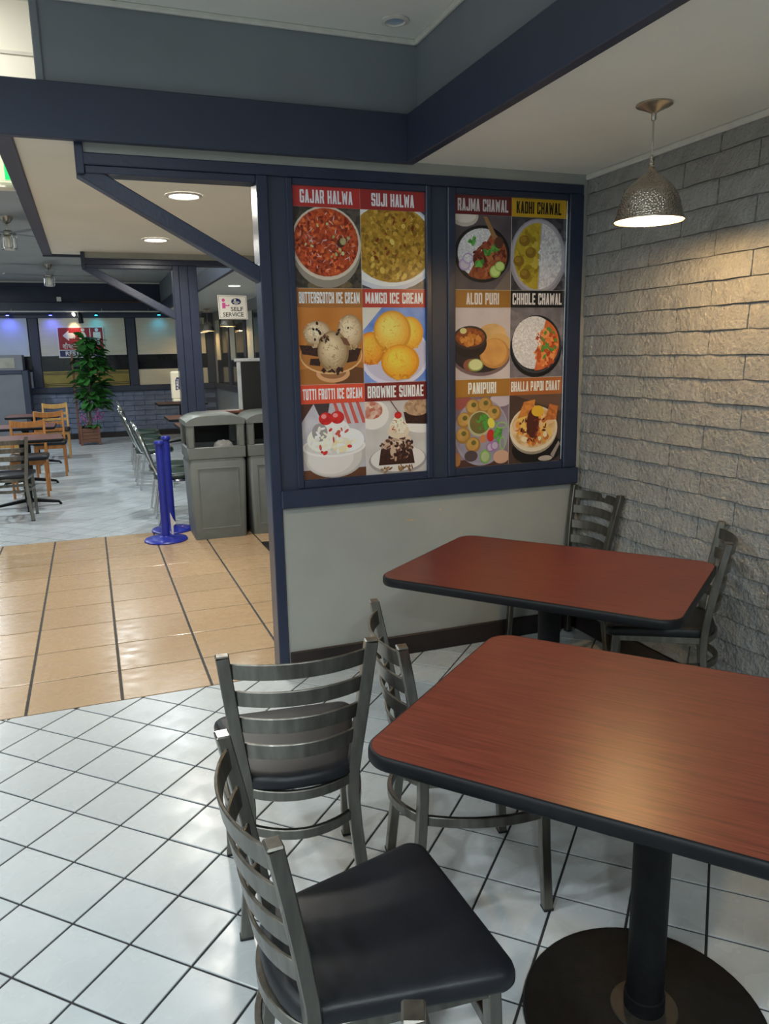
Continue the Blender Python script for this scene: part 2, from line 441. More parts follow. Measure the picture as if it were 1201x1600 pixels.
beams = struct('trim_1', 'navy painted beams around the lowered soffits')
sbox('back_beam', M_NAVYF, beams, -0.75, 1.465, 3.42, 3.46, 2.355, 2.557, ch=.004)
sbox('side_beam', M_NAVYF, beams, 1.42, 1.465, BY, 3.42, 2.355, 2.557, ch=.004)
sbox('aisle_end_beam', M_NAVY, beams, -0.262, -0.19, 3.46, 7.2, 2.362, 2.56, ch=.004)
sbox('far_edge_beam', M_NAVYF, beams, -0.262, 1.465, 7.2, 7.24, 2.355, 2.41, ch=.004)
sbox('far_side_beam', M_NAVYF, beams, 1.42, 1.465, 7.24, FY, 2.355, 2.557, ch=.004)
st('wall_left', M_CEIL, LX-.1, LX, BY, FY, 0, FZ, label='plain pale wall far to the left')
st('wall_behind', M_GREY, LX, WX+.1, BY-.1, BY, 0, HZ, label='grey wall behind the viewer')

# right wall with painted slump bricks
CH = 0.0988
wr = st('wall_right', M_MORTAR, WX+.003, WX+.12, BY, FY, 0, SZ, label='grey painted slump brick wall on the right')
def brick_mesh(seed, L, H, D=0.015, m=M_BRICK, flip=1):
    """front face towards -x; lower edge bulges out as slump blocks do"""
    rg = random.Random(seed); nu, nv = 6, 3; v = []; f = []
    for j in range(nv+1):
        for i in range(nu+1):
            t = j/nv; edge = (i in (0, nu)) or (j in (0, nv))
            bul = D*(1.0-0.55*t) + rg.uniform(-.0022, .0022)
            if i in (0, nu): bul *= 0.6
            if j == nv: bul *= 0.7
            y = -L/2+L*i/nu; z = -H/2+H*t
            if i == 0: y += rg.uniform(0, .003)
            if i == nu: y -= rg.uniform(0, .003)
            if j == 0: z += rg.uniform(-.002, .002)
            v.append((-bul, y, z))
    k = nu+1
    for j in range(nv):
        for i in range(nu):
            f.append((j*k+i, j*k+i+1, (j+1)*k+i+1, (j+1)*k+i)[::-1])
    ring = [i for i in range(k)]+[j*k+nu for j in range(1, nv+1)]+[nv*k+i for i in range(nu-1, -1, -1)]+[j*k for j in range(nv-1, 0, -1)]
    o = len(v); v += [(0.02, v[i][1], v[i][2]) for i in ring]; n = len(ring)
    for i in range(n): f.append((ring[i], ring[(i+1) % n], o+(i+1) % n, o+i))
    return MB().add(v, f)
bm_full = [brick_mesh(s, .3985, CH-.003).mesh('brick', M_BRICK, 50) for s in range(6)]
brest = MB(); nb = 0
for n in range(24):
    zc = 0.0076+(n+.5)*CH
    if zc+CH/2 > SZ+.02: zc = (0.0076+n*CH+SZ)/2
    y = PY
    js = [yy for yy in [2.4+.2*(n % 2)+.4*k for k in range(-16, 4)] if yy < PY-.02]+[PY]
    for a, b in zip(js[:-1], js[1:]):
        if a < BY: continue
        L = b-a; full = abs(L-.4) < .001
        if max([seen(WX, yy, zc, 60) or 0 for yy in (a, (a+b)/2, b)]) > 0:
            me = random.choice(bm_full) if full else brick_mesh(n*7, L-.0015, CH-.003).mesh('brick', M_BRICK, 40)
            link('brick', me, wr, (WX+.002+random.uniform(-.002, .002), (a+b)/2, zc)); nb += 1
        else:
            t = brick_mesh(n+int(a*10), L-.0015, CH-.003)
            brest.add([(p[0]+WX+.002, p[1]+(a+b)/2, p[2]+zc) for p in t.v], t.f)
tag(brest.build('brick_field', M_BRICK, wr), kind='stuff')
bs = struct('baseboard_right', 'black vinyl baseboard along the brick wall')
sbox('base_strip', M_BASE, bs, WX-.022, WX, BY, PY-.02, 0, .1, ch=.004)

# partition with the posters
wb = struct('wall_back', 'grey partition wall below and above the posters')
sbox('lower_face', M_GREY, wb, .79, WX+.008, PY, PY+.11, 0, .83)
sbox('upper_strip', M_GREY, wb, .06, WX+.008, PY, PY+.11, 2.325, SZ)
sbox('core_panel', M_GREY, wb, .79, WX+.008, PY+.035, PY+.11, .83, 2.325)
sbox('corner_strip', M_GREY, wb, 2.402, WX+.008, PY, PY+.04, .83, 2.325)
# scuffs where paint is chipped
M_CHIP = mat('chipped_paint', 'c9b08a', 0.8, c2='b89a70', nscale=60)
for px, pz, w, h in ((1.42, .70, .05, .006), (1.60, .74, .012, .006), (1.72, .60, .007, .012), (1.05, .66, .006, .004)):
    sbox('paint_chip', M_CHIP, wb, px, px+w, PY-.0006, PY+.001, pz, pz+h)
bb = struct('baseboard_back', 'dark brown vinyl baseboard along the grey partition')
sbox('base_strip', M_BASE, bb, .80, WX-.02, PY-.016, PY, 0, .105, ch=.004)
fr = struct('trim_2', 'navy frame, posts and brace of the poster partition')
def frame_set(fr, y0, front, glass=False):
    f0 = front
    sbox('corner_post', M_NAVY, fr, .745, .795, f0-.01, f0+.11, 0, 2.28, ch=.004)
    sbox('header', M_NAVY, fr, .035, 2.40, f0-.012, f0+.11, 2.28, 2.325, ch=.004)
    sbox('header_underside', M_NAVY, fr, .06, .745, f0+.0, f0+.10, 2.25, 2.28, ch=.003)
    sbox('header_end_cap', M_NAVY, fr, .028, .06, f0-.014, f0+.112, 2.245, SZ, ch=.003)
    a, b = Vector((.045, f0+.05, 2.268)), Vector((.765, f0+.05, 1.862))
    MB().sweep([a, b], .08, .06, up=(0, 0, 1), ch=.12).build('brace', M_NAVY, fr)
frame_set(fr, PY, PY)
sbox('post_panel', M_NAVYF, fr, .795, .878, PY+.008, PY+.04, .905, 2.28)
sbox('stile', M_NAVY, fr, .876, .905, PY-.004, PY+.04, .905, 2.28, ch=.004)
sbox('stile', M_NAVY, fr, 1.54, 1.568, PY-.004, PY+.04, .905, 2.28, ch=.004)
sbox('middle_panel', M_NAVYF, fr, 1.568, 1.652, PY+.008, PY+.04, .905, 2.28)
sbox('stile', M_NAVY, fr, 1.652, 1.692, PY-.004, PY+.04, .905, 2.28, ch=.004)
sbox('stile', M_NAVY, fr, 2.32, 2.402, PY-.012, PY+.04, .905, 2.28, ch=.004)
for x0, x1 in ((.905, 1.54), (1.692, 2.32)):
    sbox('top_rail', M_NAVY, fr, x0, x1, PY+.0, PY+.04, 2.252, 2.28, ch=.003)
    sbox('bottom_rail', M_NAVY, fr, x0, x1, PY+.0, PY+.04, .905, .943, ch=.003)
sbox('bead', M_CHROME, fr, 2.311, 2.319, PY+.002, PY+.02, .95, 2.25, ch=.002)
sbox('sill', M_NAVY, fr, .788, 2.404, PY-.03, PY+.03, .82, .905, ch=.005)

# partition at the far side of the aisle
fr2 = struct('trim_4', 'navy frame, post and brace across the tan aisle')
frame_set(fr2, AY, AY)
sbox('post_face', M_NAVY, fr2, .795, .87, AY-.004, AY+.1, 0, 2.28, ch=.004)
sbox('post_stop', M_NAVY, fr2, .87, .945, AY-.012, AY+.1, 0, 2.28, ch=.004)
w4 = struct('wall_low', 'grey half wall behind the litter bins')
sbox('half_wall', M_GREY, w4, .945, WX, AY, AY+.1, 0, 1.02)
sbox('upper_strip', M_GREY, w4, .06, WX, AY, AY+.11, 2.325, SZ)
sbox('cap', M_LAMD, w4, .945, WX, AY-.04, AY+.14, 1.02, 1.045, ch=.006)
w1 = struct('window_1', 'clear glass pane above the half wall')
sbox('pane', M_GLASS, w1, .945, WX, AY+.045, AY+.051, 1.045, 2.28)

# far wall with windows
wf = st('wall_far', M_FMORTAR, LX, WX+.1, FY, FY+.1, 0, FZ, label='blue grey brick wall at the far end under windows')
bmf = [brick_mesh(20+s, .394, CH-.008, m=M_FBRICK).mesh('brick', M_FBRICK, 40) for s in range(4)]
for n in range(9):
    for k in range(-6, 7):
        xc = .2*(n % 2)+.4*k
        if xc > WX-.15 or xc < -1.9: continue
        link('brick', random.choice(bmf), wf, (xc, FY-.001, 0.0076+(n+.5)*CH), (0, 0, R(90)))
sbox('baseboard', M_BASE, wf, LX, WX, FY-.03, FY, 0, .1)
sbox('window_sill', M_NAVYF, wf, LX, WX, FY-.07, FY, .89, 1.0, ch=.006)
sbox('window_head', M_NAVYF, wf, LX, WX, FY-.05, FY, 2.28, 2.40)
sbox('blue_beam', M_NAVYF, wf, LX, 1.45, FY-.12, FY, 2.40, 2.56, ch=.006)
sbox('beam_ledge', M_TERRA, wf, 0.0, 1.45, FY-.16, FY-.02, 2.56, 2.575)
sbox('upper_band', M_NAVYF, wf, LX, 1.45, FY-.02, FY, 2.56, FZ-.02)
for x0, x1 in ((-.96, -.80), (.762, .93), (2.28, 2.43), (-2.55, -2.4)):
    sbox('mullion', M_NAVYF, wf, x0, x1, FY-.06, FY, 1.0, 2.28, ch=.006)
def far_window(name, x0, x1, blind, low, label):
    w = struct(name, label); y = FY-.002
    sbox('pane', M_DKGLASS, w, x0, x1, y-.006, y, 1.0, 2.28)
    sbox('roller_blind', blind, w, x0+.02, x1-.02, y-.03, y-.024, 1.6, 2.28)
    sbox('blind_bar', M_WHITE, w, x0+.02, x1-.02, y-.034, y-.02, 1.585, 1.603)
    sbox('lower_panel', low, w, x0+.01, x1-.01, y-.016, y-.008, 1.0, 1.30)
    if low is M_GOLD:
        for z in (1.235, 1.262, 1.028, 1.06): sbox('panel_stripe', M_SBLK, w, x0+.01, x1-.01, y-.0175, y-.016, z, z+.011)
far_window('window_2', -2.4, -.96, M_BLINDG, M_BLINDG, 'leftmost far window with a pale blue blind')
far_window('window_3', -.80, .762, M_BLIND, M_GOLD, 'far window with cream blind and mustard lower panel')
far_window('window_4', .93, 2.28, M_BLIND, M_BLIND, 'far window with cream blind beside the navy post')
# windows in the far part of the right wall
w5 = struct('window_5', 'row of dark side windows seen through the glass pane')
for k in range(5):
    y0 = 8.0+k*1.6
    sbox('pane', M_DKGLASS, w5, WX+.0, WX+.006, y0, y0+1.4, 1.0, 2.2)
    sbox('roller_blind', M_BLIND, w5, WX-.012, WX-.006, y0+.9, y0+1.36, 1.45, 2.2)
    sbox('mullion', M_NAVYF, w5, WX-.03, WX+.006, y0-.2, y0, 1.0, 2.25)
sbox('side_sill', M_NAVYF, w5, WX-.05, WX+.006, 7.2, FY-.08, .9, 1.0)

# ------------------------------------------------------------------ ceiling lamps
def downlight(x, y, z, power, color, label, spread=175, r=.085, group='recessed downlights', lit=True):
    t = thing('recessed_downlight', label, 'ceiling light', (x, y, z), 0, group)
    MB().lathe([(r+.012, -.001), (r+.012, -.006), (r-.004, -.010), (r-.010, -.004), (r-.010, -.001)], k=28, capb=False, capt=False).build('trim_ring', M_WHITE, t, 40)
    MB().lathe([(r-.008, -.0005), (r-.008, -.005)], k=28).build('lens', M_LAMP if lit else M_LENSOFF, t)
    if power: lamp('AREA', t, (0, 0, -.014), power, color, r*2, spread)
    return t
downlight(.568, 4.505, SZ, AISLE_W, NEUT, 'lit round downlight in the aisle soffit nearer the poster wall')
downlight(.554, 6.184, SZ, AISLE_W, NEUT, 'lit round downlight in the aisle soffit nearer the far post')
downlight(-.8, 4.1, 3.4, AISLE_W, NEUT, 'lit round downlight in the raised ceiling left of the aisle beam')
downlight(1.317, 3.285, HZ, 0, NEUT, 'unlit round downlight in the high ceiling corner above the navy beam', r=.046, lit=False)
k = 0
for x, y, pw in ((-1.3, 1.7, .75), (-1.3, -.2, .9), (.35, -1.1, 1.3), (-2.9, .8, .9), (-1.0, -2.0, 1.4)):
    k += 1
    downlight(x, y, HZ, DOWNLIGHT_W*pw, COOL, 'lit downlight in the high dining room ceiling, out of the picture')
for x, y in ((-1.9, 8.4), (-1.9, 11.0), (-1.9, 13.6)):  # unseen lamps added to brighten the far room floor
    downlight(x, y, FZ, FAR_W, COOL, 'added unseen downlight in the far room ceiling, out of the picture to the left')
downlight(1.789, 9.93, SZ, FAR_W*.5, NEUT, 'lit round downlight in the far soffit above the self service sign')
downlight(.55, 8.35, FZ, FAR_W*.7, COOL, 'added unseen downlight in the far ceiling just behind the aisle soffit')  # added lamp, kept out of sight, for indirect light around the soffit
downlight(.2, 11.6, FZ, FAR_W*.6, COOL, 'added unseen downlight in the far ceiling hidden above the second brace')  # added fill lamp for the far room, kept out of sight

# pendant lamps
def pendant(x, y, label, power, group='bell pendant lamps'):
    t = thing('pendant_lamp', label, 'lamp', (x, y, SZ), 0, group)
    MB().lathe([(.062, 0), (.064, -.006), (.058, -.010), (.040, -.016), (.020, -.026), (.009, -.032), (.009, -.052), (.006, -.056)][::-1], k=28).build('canopy', M_NICKEL, t, 50)
    MB().tube([(0, 0, -.05), (0, 0, -.21)], .0028).build('cord', M_NICKEL, t, 60)
    prof = [(.004, -.170), (.008, -.195), (.013, -.218), (.024, -.235), (.048, -.252), (.074, -.274), (.095, -.303), (.108, -.335), (.115, -.370), (.122, -.388), (.1255, -.395)]
    MB().lathe(prof, k=48, capb=False, capt=False).build('shade', M_HAM, t, 60)
    inner = [(max(r-.003, .002), z-.003) for r, z in prof[2:-1]]+[(.1235, -.395)]
    MB().lathe(inner, k=48, capb=False, capt=False).build('shade_lining', M_SHADEIN, t, 60)
    MB().lathe([(.1235, -.395), (.1265, -.3945), (.1265, -.398), (.1235, -.398)], k=48, capb=False, capt=False).build('rim', M_NICKEL, t, 60)
    MB().lathe([(.014, -.255), (.018, -.27), (.03, -.295), (.034, -.32), (.028, -.345), (.012, -.358), (.001, -.36)], k=20).build('bulb', M_BULB, t, 60)
    MB().lathe([(.016, -.235), (.016, -.262)], k=16).build('socket', M_NICKEL, t)
    lamp('POINT', t, (0, 0, -.372), power, WARM, .03)
pendant(1.974, 2.452, 'hammered nickel bell pendant lamp hanging in front of the brick wall', PENDANT_W)
for y, nm in ((12.6, 'nearest'), (14.77, 'middle'), (15.6, 'farthest')):
    pendant(2.13, y, nm + ' of the small pendant lamps glowing behind the glass pane', 4, 'pendants beyond the glass')

# ------------------------------------------------------------------ ladder-back metal chairs
def arc(cx, cy, r, a0, a1, n, z):
    return [(cx+r*math.cos(R(a0+(a1-a0)*i/n)), cy+r*math.sin(R(a0+(a1-a0)*i/n)), z) for i in range(n+1)]
CH_H = 0.81
def post_path(y):
    s = 1 if y >= 0 else -1
    return [(0, s*.168, 0), (.010, s*.156, .12), (.024, s*.144, .26), (.031, s*.139, .36), (.031, s*.141, .42), (.025, s*.150, .49), (.008, s*.164, .60), (-.011, s*.176, .71), (-.030, s*.186, CH_H)]
def post_y(z):
    p = post_path(1)
    for a, b in zip(p[:-1], p[1:]):
        if a[2] <= z <= b[2]: return a[1]+(b[1]-a[1])*(z-a[2])/(b[2]-a[2])
    return p[-1][1]
def post_x(z):
    p = post_path(0)
    for a, b in zip(p[:-1], p[1:]):
        if a[2] <= z <= b[2]: return a[0]+(b[0]-a[0])*(z-a[2])/(b[2]-a[2])
    return p[-1][0]
def seat_outline(w_front=.211, w_back=.15, d0=.02, d1=.398, bulge=.055, rc=.035):
    pts = []
    n = 8
    for i in range(n+1):                       # front right corner -> front left corner
        a = R(-90+90*i/n); pts.append((d1-rc+rc*math.cos(a), -w_front+rc+rc*math.sin(a)))
    for i in range(n+1):
        a = R(0+90*i/n); pts.append((d1-rc+rc*math.cos(a), w_front-rc+rc*math.sin(a)))
    for i in range(1, 5): t = i/5; pts.append((d1-rc+(d0+.04-d1+rc)*t, w_front+(w_back-w_front)*t))
    for i in range(13):                        # rear bow
        y = w_back*math.cos(math.pi*i/12); x = d0+.04-(bulge+.02)*(math.sin(math.pi*i/12)**.8); pts.append((x, y))
    for i in range(1, 5): t = 1-i/5; pts.append((d1-rc+(d0+.04-d1+rc)*t, -(w_front+(w_back-w_front)*t)))
    return pts
def make_metal_chair():
    t = thing('ladder_back_chair', 'x', 'chair')
    HY = .179
    for s in (-1, 1):
        b = MB().sweep(post_path(s*HY), .033, .027, up=(1, 0, 0), ch=.18)
        o = b.build('rear_post', M_GUN, t, 35)
        MB().box(-.030-.014, -.030+.014, s*.186-.017, s*.186+.017, CH_H-.002, CH_H+.004, ch=.003).build('post_cap', M_GUN, o)
        MB().box(-.015, .015, s*.168-.018, s*.168+.018, 0, .008, ch=.002).build('glide', M_GLIDE, o)
        b = MB().sweep([(.372, s*(HY+.004), 0), (.362, s*HY, .2), (.355, s*(HY-.004), .417)], .027, .027, up=(1, 0, 0), ch=.18)
        o = b.build('front_leg', M_GUN, t, 35)
        MB().box(.357, .387, s*(HY+.004)-.015, s*(HY+.004)+.015, 0, .008, ch=.002).build('glide', M_GLIDE, o)
    for z in (.768, .690, .612, .534):
        x = post_x(z); pth = []
        for i in range(15):
            u = -1+2*i/14; pth.append((x-.050*(1-u*u)**.9+.002, u*(post_y(z)-.008), z))
        MB().sweep(pth, .007, .044, up=(-.16, 0, 1), ch=.5).build('slat', M_GUN, t, 40)
    # seat frame: bowed rear rail, side rails, front rail
    b = MB(); pth = [(post_x(.41)-.05*(1-(u*u))**.9, u*.134, .404) for u in [-1+2*i/12 for i in range(13)]]
    b.sweep(pth, .014, .028, ch=.3)
    for s in (-1, 1): b.sweep([(.045, s*.138, .404), (.35, s*(HY-.002), .404)], .016, .028, ch=.3)
    b.sweep([(.355, -HY, .404), (.355, HY, .404)], .016, .028, ch=.3)
    b.build('seat_frame', M_GUN, t, 40)
    out = seat_outline()
    MB().stack(out, [(.93, .416), (.985, .418), (1.0, .424), (1.0, .437), (.985, .447), (.955, .453), (.88, .457), (.6, .460), (.25, .461), (.02, .4615)]).build('seat', M_VINYL, t, 60)
    # round stretcher ring that ties the four legs together
    q = []
    cs = [(.030, -.139), (.362, -HY), (.362, HY), (.030, .139)]
    for (a, c, bl) in ((0, 1, .03), (1, 2, .012), (2, 3, .03), (3, 0, .058)):
        (xa, ya), (xb, yb) = cs[a], cs[c]; L = math.hypot(xb-xa, yb-ya); nx, ny = (yb-ya)/L, -(xb-xa)/L
        for i in range(10):
            u = i/10; k = bl*(1-(2*u-1)**2); q.append((xa+(xb-xa)*u+nx*k, ya+(yb-ya)*u+ny*k, .298))
    b = MB(); b.sweep(q, .014, .028, ch=.3, closed=True)
    b.build('stretcher_ring', M_GUN, t, 40)
    return t
proto = make_metal_chair()
GRP = 'gunmetal ladder-back chairs'
spots = [(.217, 1.210, 2.5, 'gunmetal chair with black seat nearest the viewer, left of the near table'),
         (.430, 1.802, 84, 'gunmetal chair seen from behind, its seat facing the tan aisle'),
         (.724, 1.853, -9.3, 'gunmetal chair pushed under the near table corner, back toward the aisle'),
         (2.252, 2.306, 140, 'gunmetal chair at the right end of the far table beside the brick wall'),
         (2.357, 3.272, 182, 'gunmetal chair in the corner behind the far table'),
         (.231, .486, -22, 'gunmetal chair of which only a post top shows at the bottom edge'),
         (-.785, 8.03, 90, 'gunmetal chair in the far room at the left edge of the picture')]
for i, (x, y, a, lab) in enumerate(spots):
    o = proto if i == 0 else copy_tree(proto)
    o.location = (x, y, 0.0005); o.rotation_euler = (0, 0, R(a)); tag(o, lab, 'chair', GRP)

# ------------------------------------------------------------------ mahogany tables
def rrect(w, d, r, n=8):
    pts = []
    for cx, cy, a0 in ((w/2-r, -d/2+r, -90), (w/2-r, d/2-r, 0), (-w/2+r, d/2-r, 90), (-w/2+r, -d/2+r, 180)):
        for i in range(n+1):
            a = R(a0+90*i/n); pts.append((cx+r*math.cos(a), cy+r*math.sin(a)))
    return pts
def table(x, y, ang, label, w=1.05, d=.75, h=.73, r=.07, lam=M_LAM, base='disc', group='mahogany tables'):
    t = thing('dining_table', label, 'table', (x, y, 0.0005), R(ang), group)
    MB().prism(rrect(w-.012, d-.012, r-.006), h-.012, h).build('tabletop', lam, t)
    o = rrect(w, d, r); lv = [(0, -.030), (.004, -.0325), (.0, -.028), (-.001, -.018), (.0, -.008), (.004, -.001), (.0062, .0003)]
    rings = []
    for ins, dz in [(.010, -.033), (.003, -.031), (0, -.026), (0, -.010), (.002, -.003), (.0062, .0004), (.0075, .0002)]:
        rings.append([(px, py, h+dz) for px, py in rrect(w-2*ins, d-2*ins, r-ins)])
    MB().rings(rings, cap=False).build('edge_band', M_EDGE, t, 50)
    if base == 'disc':
        MB().lathe([(.272, 0), (.276, .006), (.272, .013), (.20, .020), (.10, .028), (.07, .03)], k=56).build('base', M_IRON, t, 50)
        MB().lathe([(.072, .028), (.076, .031), (.074, .034), (.05, .036)], k=32).build('base_flange', mat('worn_flange', '2a2620', .5, c2='1f1c18', nscale=30), t, 40)
        MB().lathe([(.0455, .03), (.0455, .07), (.041, .072), (.041, h-.05)], k=32).build('column', M_IRON, t, 40)
    else:
        b = MB()
        for a in (0, 90, 180, 270):
            c, s_ = math.cos(R(a)), math.sin(R(a))
            b.sweep([(c*.03, s_*.03, .07), (c*.2, s_*.2, .045), (c*.29, s_*.29, .03), (c*.31, s_*.31, .0)], .05, .03, ch=.3, taper=[1.2, 1, .8, .8])
        b.build('base', M_IRON, t, 50)
        MB().lathe([(.042, .05), (.038, .1), (.038, h-.05)], k=20).build('column', M_IRON, t, 40)
    MB().box(-.22, .22, -.03, .03, h-.052, h-.032, ch=.004).box(-.03, .03, -.22, .22, h-.0525, h-.0325, ch=.004).build('top_spider', M_IRON, t)
    return t
table(1.072, 1.220, -50.2, 'large mahogany laminate table nearest the viewer on the right', d=.77)
table(1.526, 2.353, -51.6, 'mahogany laminate table between the poster wall and the brick wall')
BG = 'brown tables in the far room'
table(-.70, 8.85, 4, 'brown far room table in front of the gunmetal chair at left edge', .78, .66, .73, .05, M_LAMD, 'cross', BG)
table(-.78, 10.45, 0, 'brown far room table between the two orange wood chairs', .7, .66, .73, .05, M_LAMD, 'cross', BG)
table(-.80, 12.45, 0, 'brown far room table in front of the pale wood chair by the planter', .72, .66, .73, .05, M_LAMD, 'cross', BG)
table(1.30, 9.45, 0, 'brown table behind the navy post, nearest of the right row', .75, .75, .73, .05, M_LAMD, 'cross', BG)
table(1.30, 10.75, 0, 'brown table behind the navy post, second of the right row', .75, .75, .73, .05, M_LAMD, 'cross', BG)
table(1.50, 14.2, 0, 'brown table under the far right window', .85, .75, .73, .05, M_LAMD, 'cross', BG)

# ------------------------------------------------------------------ wooden chairs of the far room
def make_wood_chair(m):
    t = thing('wooden_chair', 'x', 'chair'); HY = .175; H = .84
    path = lambda y: [(-.03, y, 0), (.0, y, .2), (.012, y, .42), (0, y, .55), (-.035, y, .7), (-.07, y, H)]
    for s in (-1, 1):
        MB().sweep(path(s*HY), .03, .042, up=(1, 0, 0), ch=.3, taper=[.8, .95, 1.05, 1, .95, .85]).build('rear_post', m, t, 40)
        MB().sweep([(.39, s*HY, 0), (.375, s*HY, .4)], .034, .034, up=(1, 0, 0), ch=.25, taper=[.75, 1]).build('front_leg', m, t, 40)
        MB().sweep([(.0, s*HY, .2), (.38, s*HY, .2)], .018, .028, ch=.25).build('side_stretcher', m, t)
    for z, h, x in ((.785, .07, -.052), (.675, .04, -.028), (.585, .04, -.008)):
        pth = [(x-.02*(1-u*u), u*HY, z+(.02*abs(u)**2 if h > .05 else 0)) for u in [-1+.25*i for i in range(9)]]
        MB().sweep(pth, .018, h, ch=.25).build('slat', m, t, 40)
    b = MB()
    for s in (-1, 1): b.sweep([(.01, s*HY, .395), (.375, s*HY, .395)], .022, .05, ch=.2)
    b.sweep([(.375, -HY, .395), (.375, HY, .395)], .022, .05, ch=.2); b.sweep([(.012, -HY, .395), (.012, HY, .395)], .022, .05, ch=.2)
    b.build('seat_rail', m, t)
    MB().stack(rrect(.42, .42, .05), [(.95, .42), (1, .43), (1, .45), (.96, .464), (.6, .47), (.05, .471)]).build('seat', M_VINYL, t, 60).location = (.2, 0, 0)
    return t
wc = make_wood_chair(M_WOOD); wp = make_wood_chair(M_PALEW)
for i, (x, y, a, pr, lab) in enumerate([(-.71, 9.80, -90, wc, 'orange wood chair with black seat nearest in the far room, behind the gunmetal chair'),
        (-.555, 11.40, -90, wc, 'orange wood chair in front of the pale wood chair near the planter'),
        (-.545, 13.42, -90, wp, 'pale wood chair farthest back, left of the planter'),
        (-1.32, 11.65, -8, wp, 'pale wood chair turned sideways at the left edge by the grey booth')]):
    o = pr if i in (0, 2) else copy_tree(pr)
    o.location = (x, y, .0005); o.rotation_euler = (0, 0, R(a)); tag(o, lab, 'chair', 'wooden chairs of the far room')

# ------------------------------------------------------------------ chrome chairs with green vinyl
def make_chrome_chair():
    t = thing('chrome_chair', 'x', 'chair'); HY = .2; r = .0125
    b = MB()
    for s in (-1, 1):
        pass
    back = []
    for i in range(25):
        u = math.pi*i/24
        back.append((None, -HY*.98*math.cos(u), None))
    lo = [(.10, -HY*.8, .42), (.04, -HY*.92, .50)]
    pts = []
    for i in range(25):
        u = math.pi*i/24; h = math.sin(u); z = .55+.36*h**.7; x = .03-.36*(z-.5)
        pts.append((x, -HY*math.cos(u), z))
    path = [(.16, -HY*.9, .415), (.06, -HY*.95, .45)]+pts+[(.06, HY*.95, .45), (.16, HY*.9, .415)]
    MB().tube(path, r, k=8).build('back_frame', M_CHROME, t, 60)
    for s in (-1, 1):
        MB().tube([(.36, s*.19, .415), (.375, s*.195, .3), (.40, s*.2, 0)], r*.9, k=8).build('front_leg', M_CHROME, t, 60)
        MB().tube([(.10, s*.19, .415), (.075, s*.195, .3), (.02, s*.2, 0)], r*.9, k=8).build('rear_leg', M_CHROME, t, 60)
    b = MB().tube(arc(.23, 0, .205, 0, 345, 23, .415), r, k=8, closed=True)
    b.build('seat_ring', M_CHROME, t, 60)
    MB().stack(rrect(.42, .43, .12), [(.9, .425), (1, .435), (1, .455), (.96, .475), (.7, .487), (.05, .49)]).build('seat', M_GREEN, t, 60).location = (.23, 0, 0)
    rings = []
    for k, off in ((.55, -.024), (.86, -.016), (.93, 0), (.86, .016), (.55, .024)):
        ring = []
        for i in range(24):
            a = 2*math.pi*i/24; yy = HY*k*math.cos(a)*.98; zz = .71+.195*k*math.sin(a); ring.append((.03-.36*(zz-.5)+off, yy, zz))
        rings.append(ring)
    MB().rings(rings).build('back_pad', M_GREEN, t, 60)
    return t
cp = make_chrome_chair()
for i, (x, y, a, lab) in enumerate([(.47, 7.42, 0, 'chrome chair with green vinyl seat nearest the blue stanchions'),
        (.47, 7.98, 0, 'chrome chair with green vinyl, second from the blue stanchions'),
        (.43, 9.55, 3, 'chrome chair with green vinyl, third from the blue stanchions'),
        (.43, 10.25, -2, 'chrome chair with green vinyl, fourth from the blue stanchions'),
        (.45, 10.95, 0, 'chrome chair with green vinyl, fifth from the blue stanchions'),
        (.47, 11.9, 0, 'chrome chair with green vinyl, farthest from the blue stanchions')]):
    o = cp if i == 0 else copy_tree(cp)
    o.location = (x, y, .0005); o.rotation_euler = (0, 0, R(a)); tag(o, lab, 'chair', 'chrome chairs in a row')

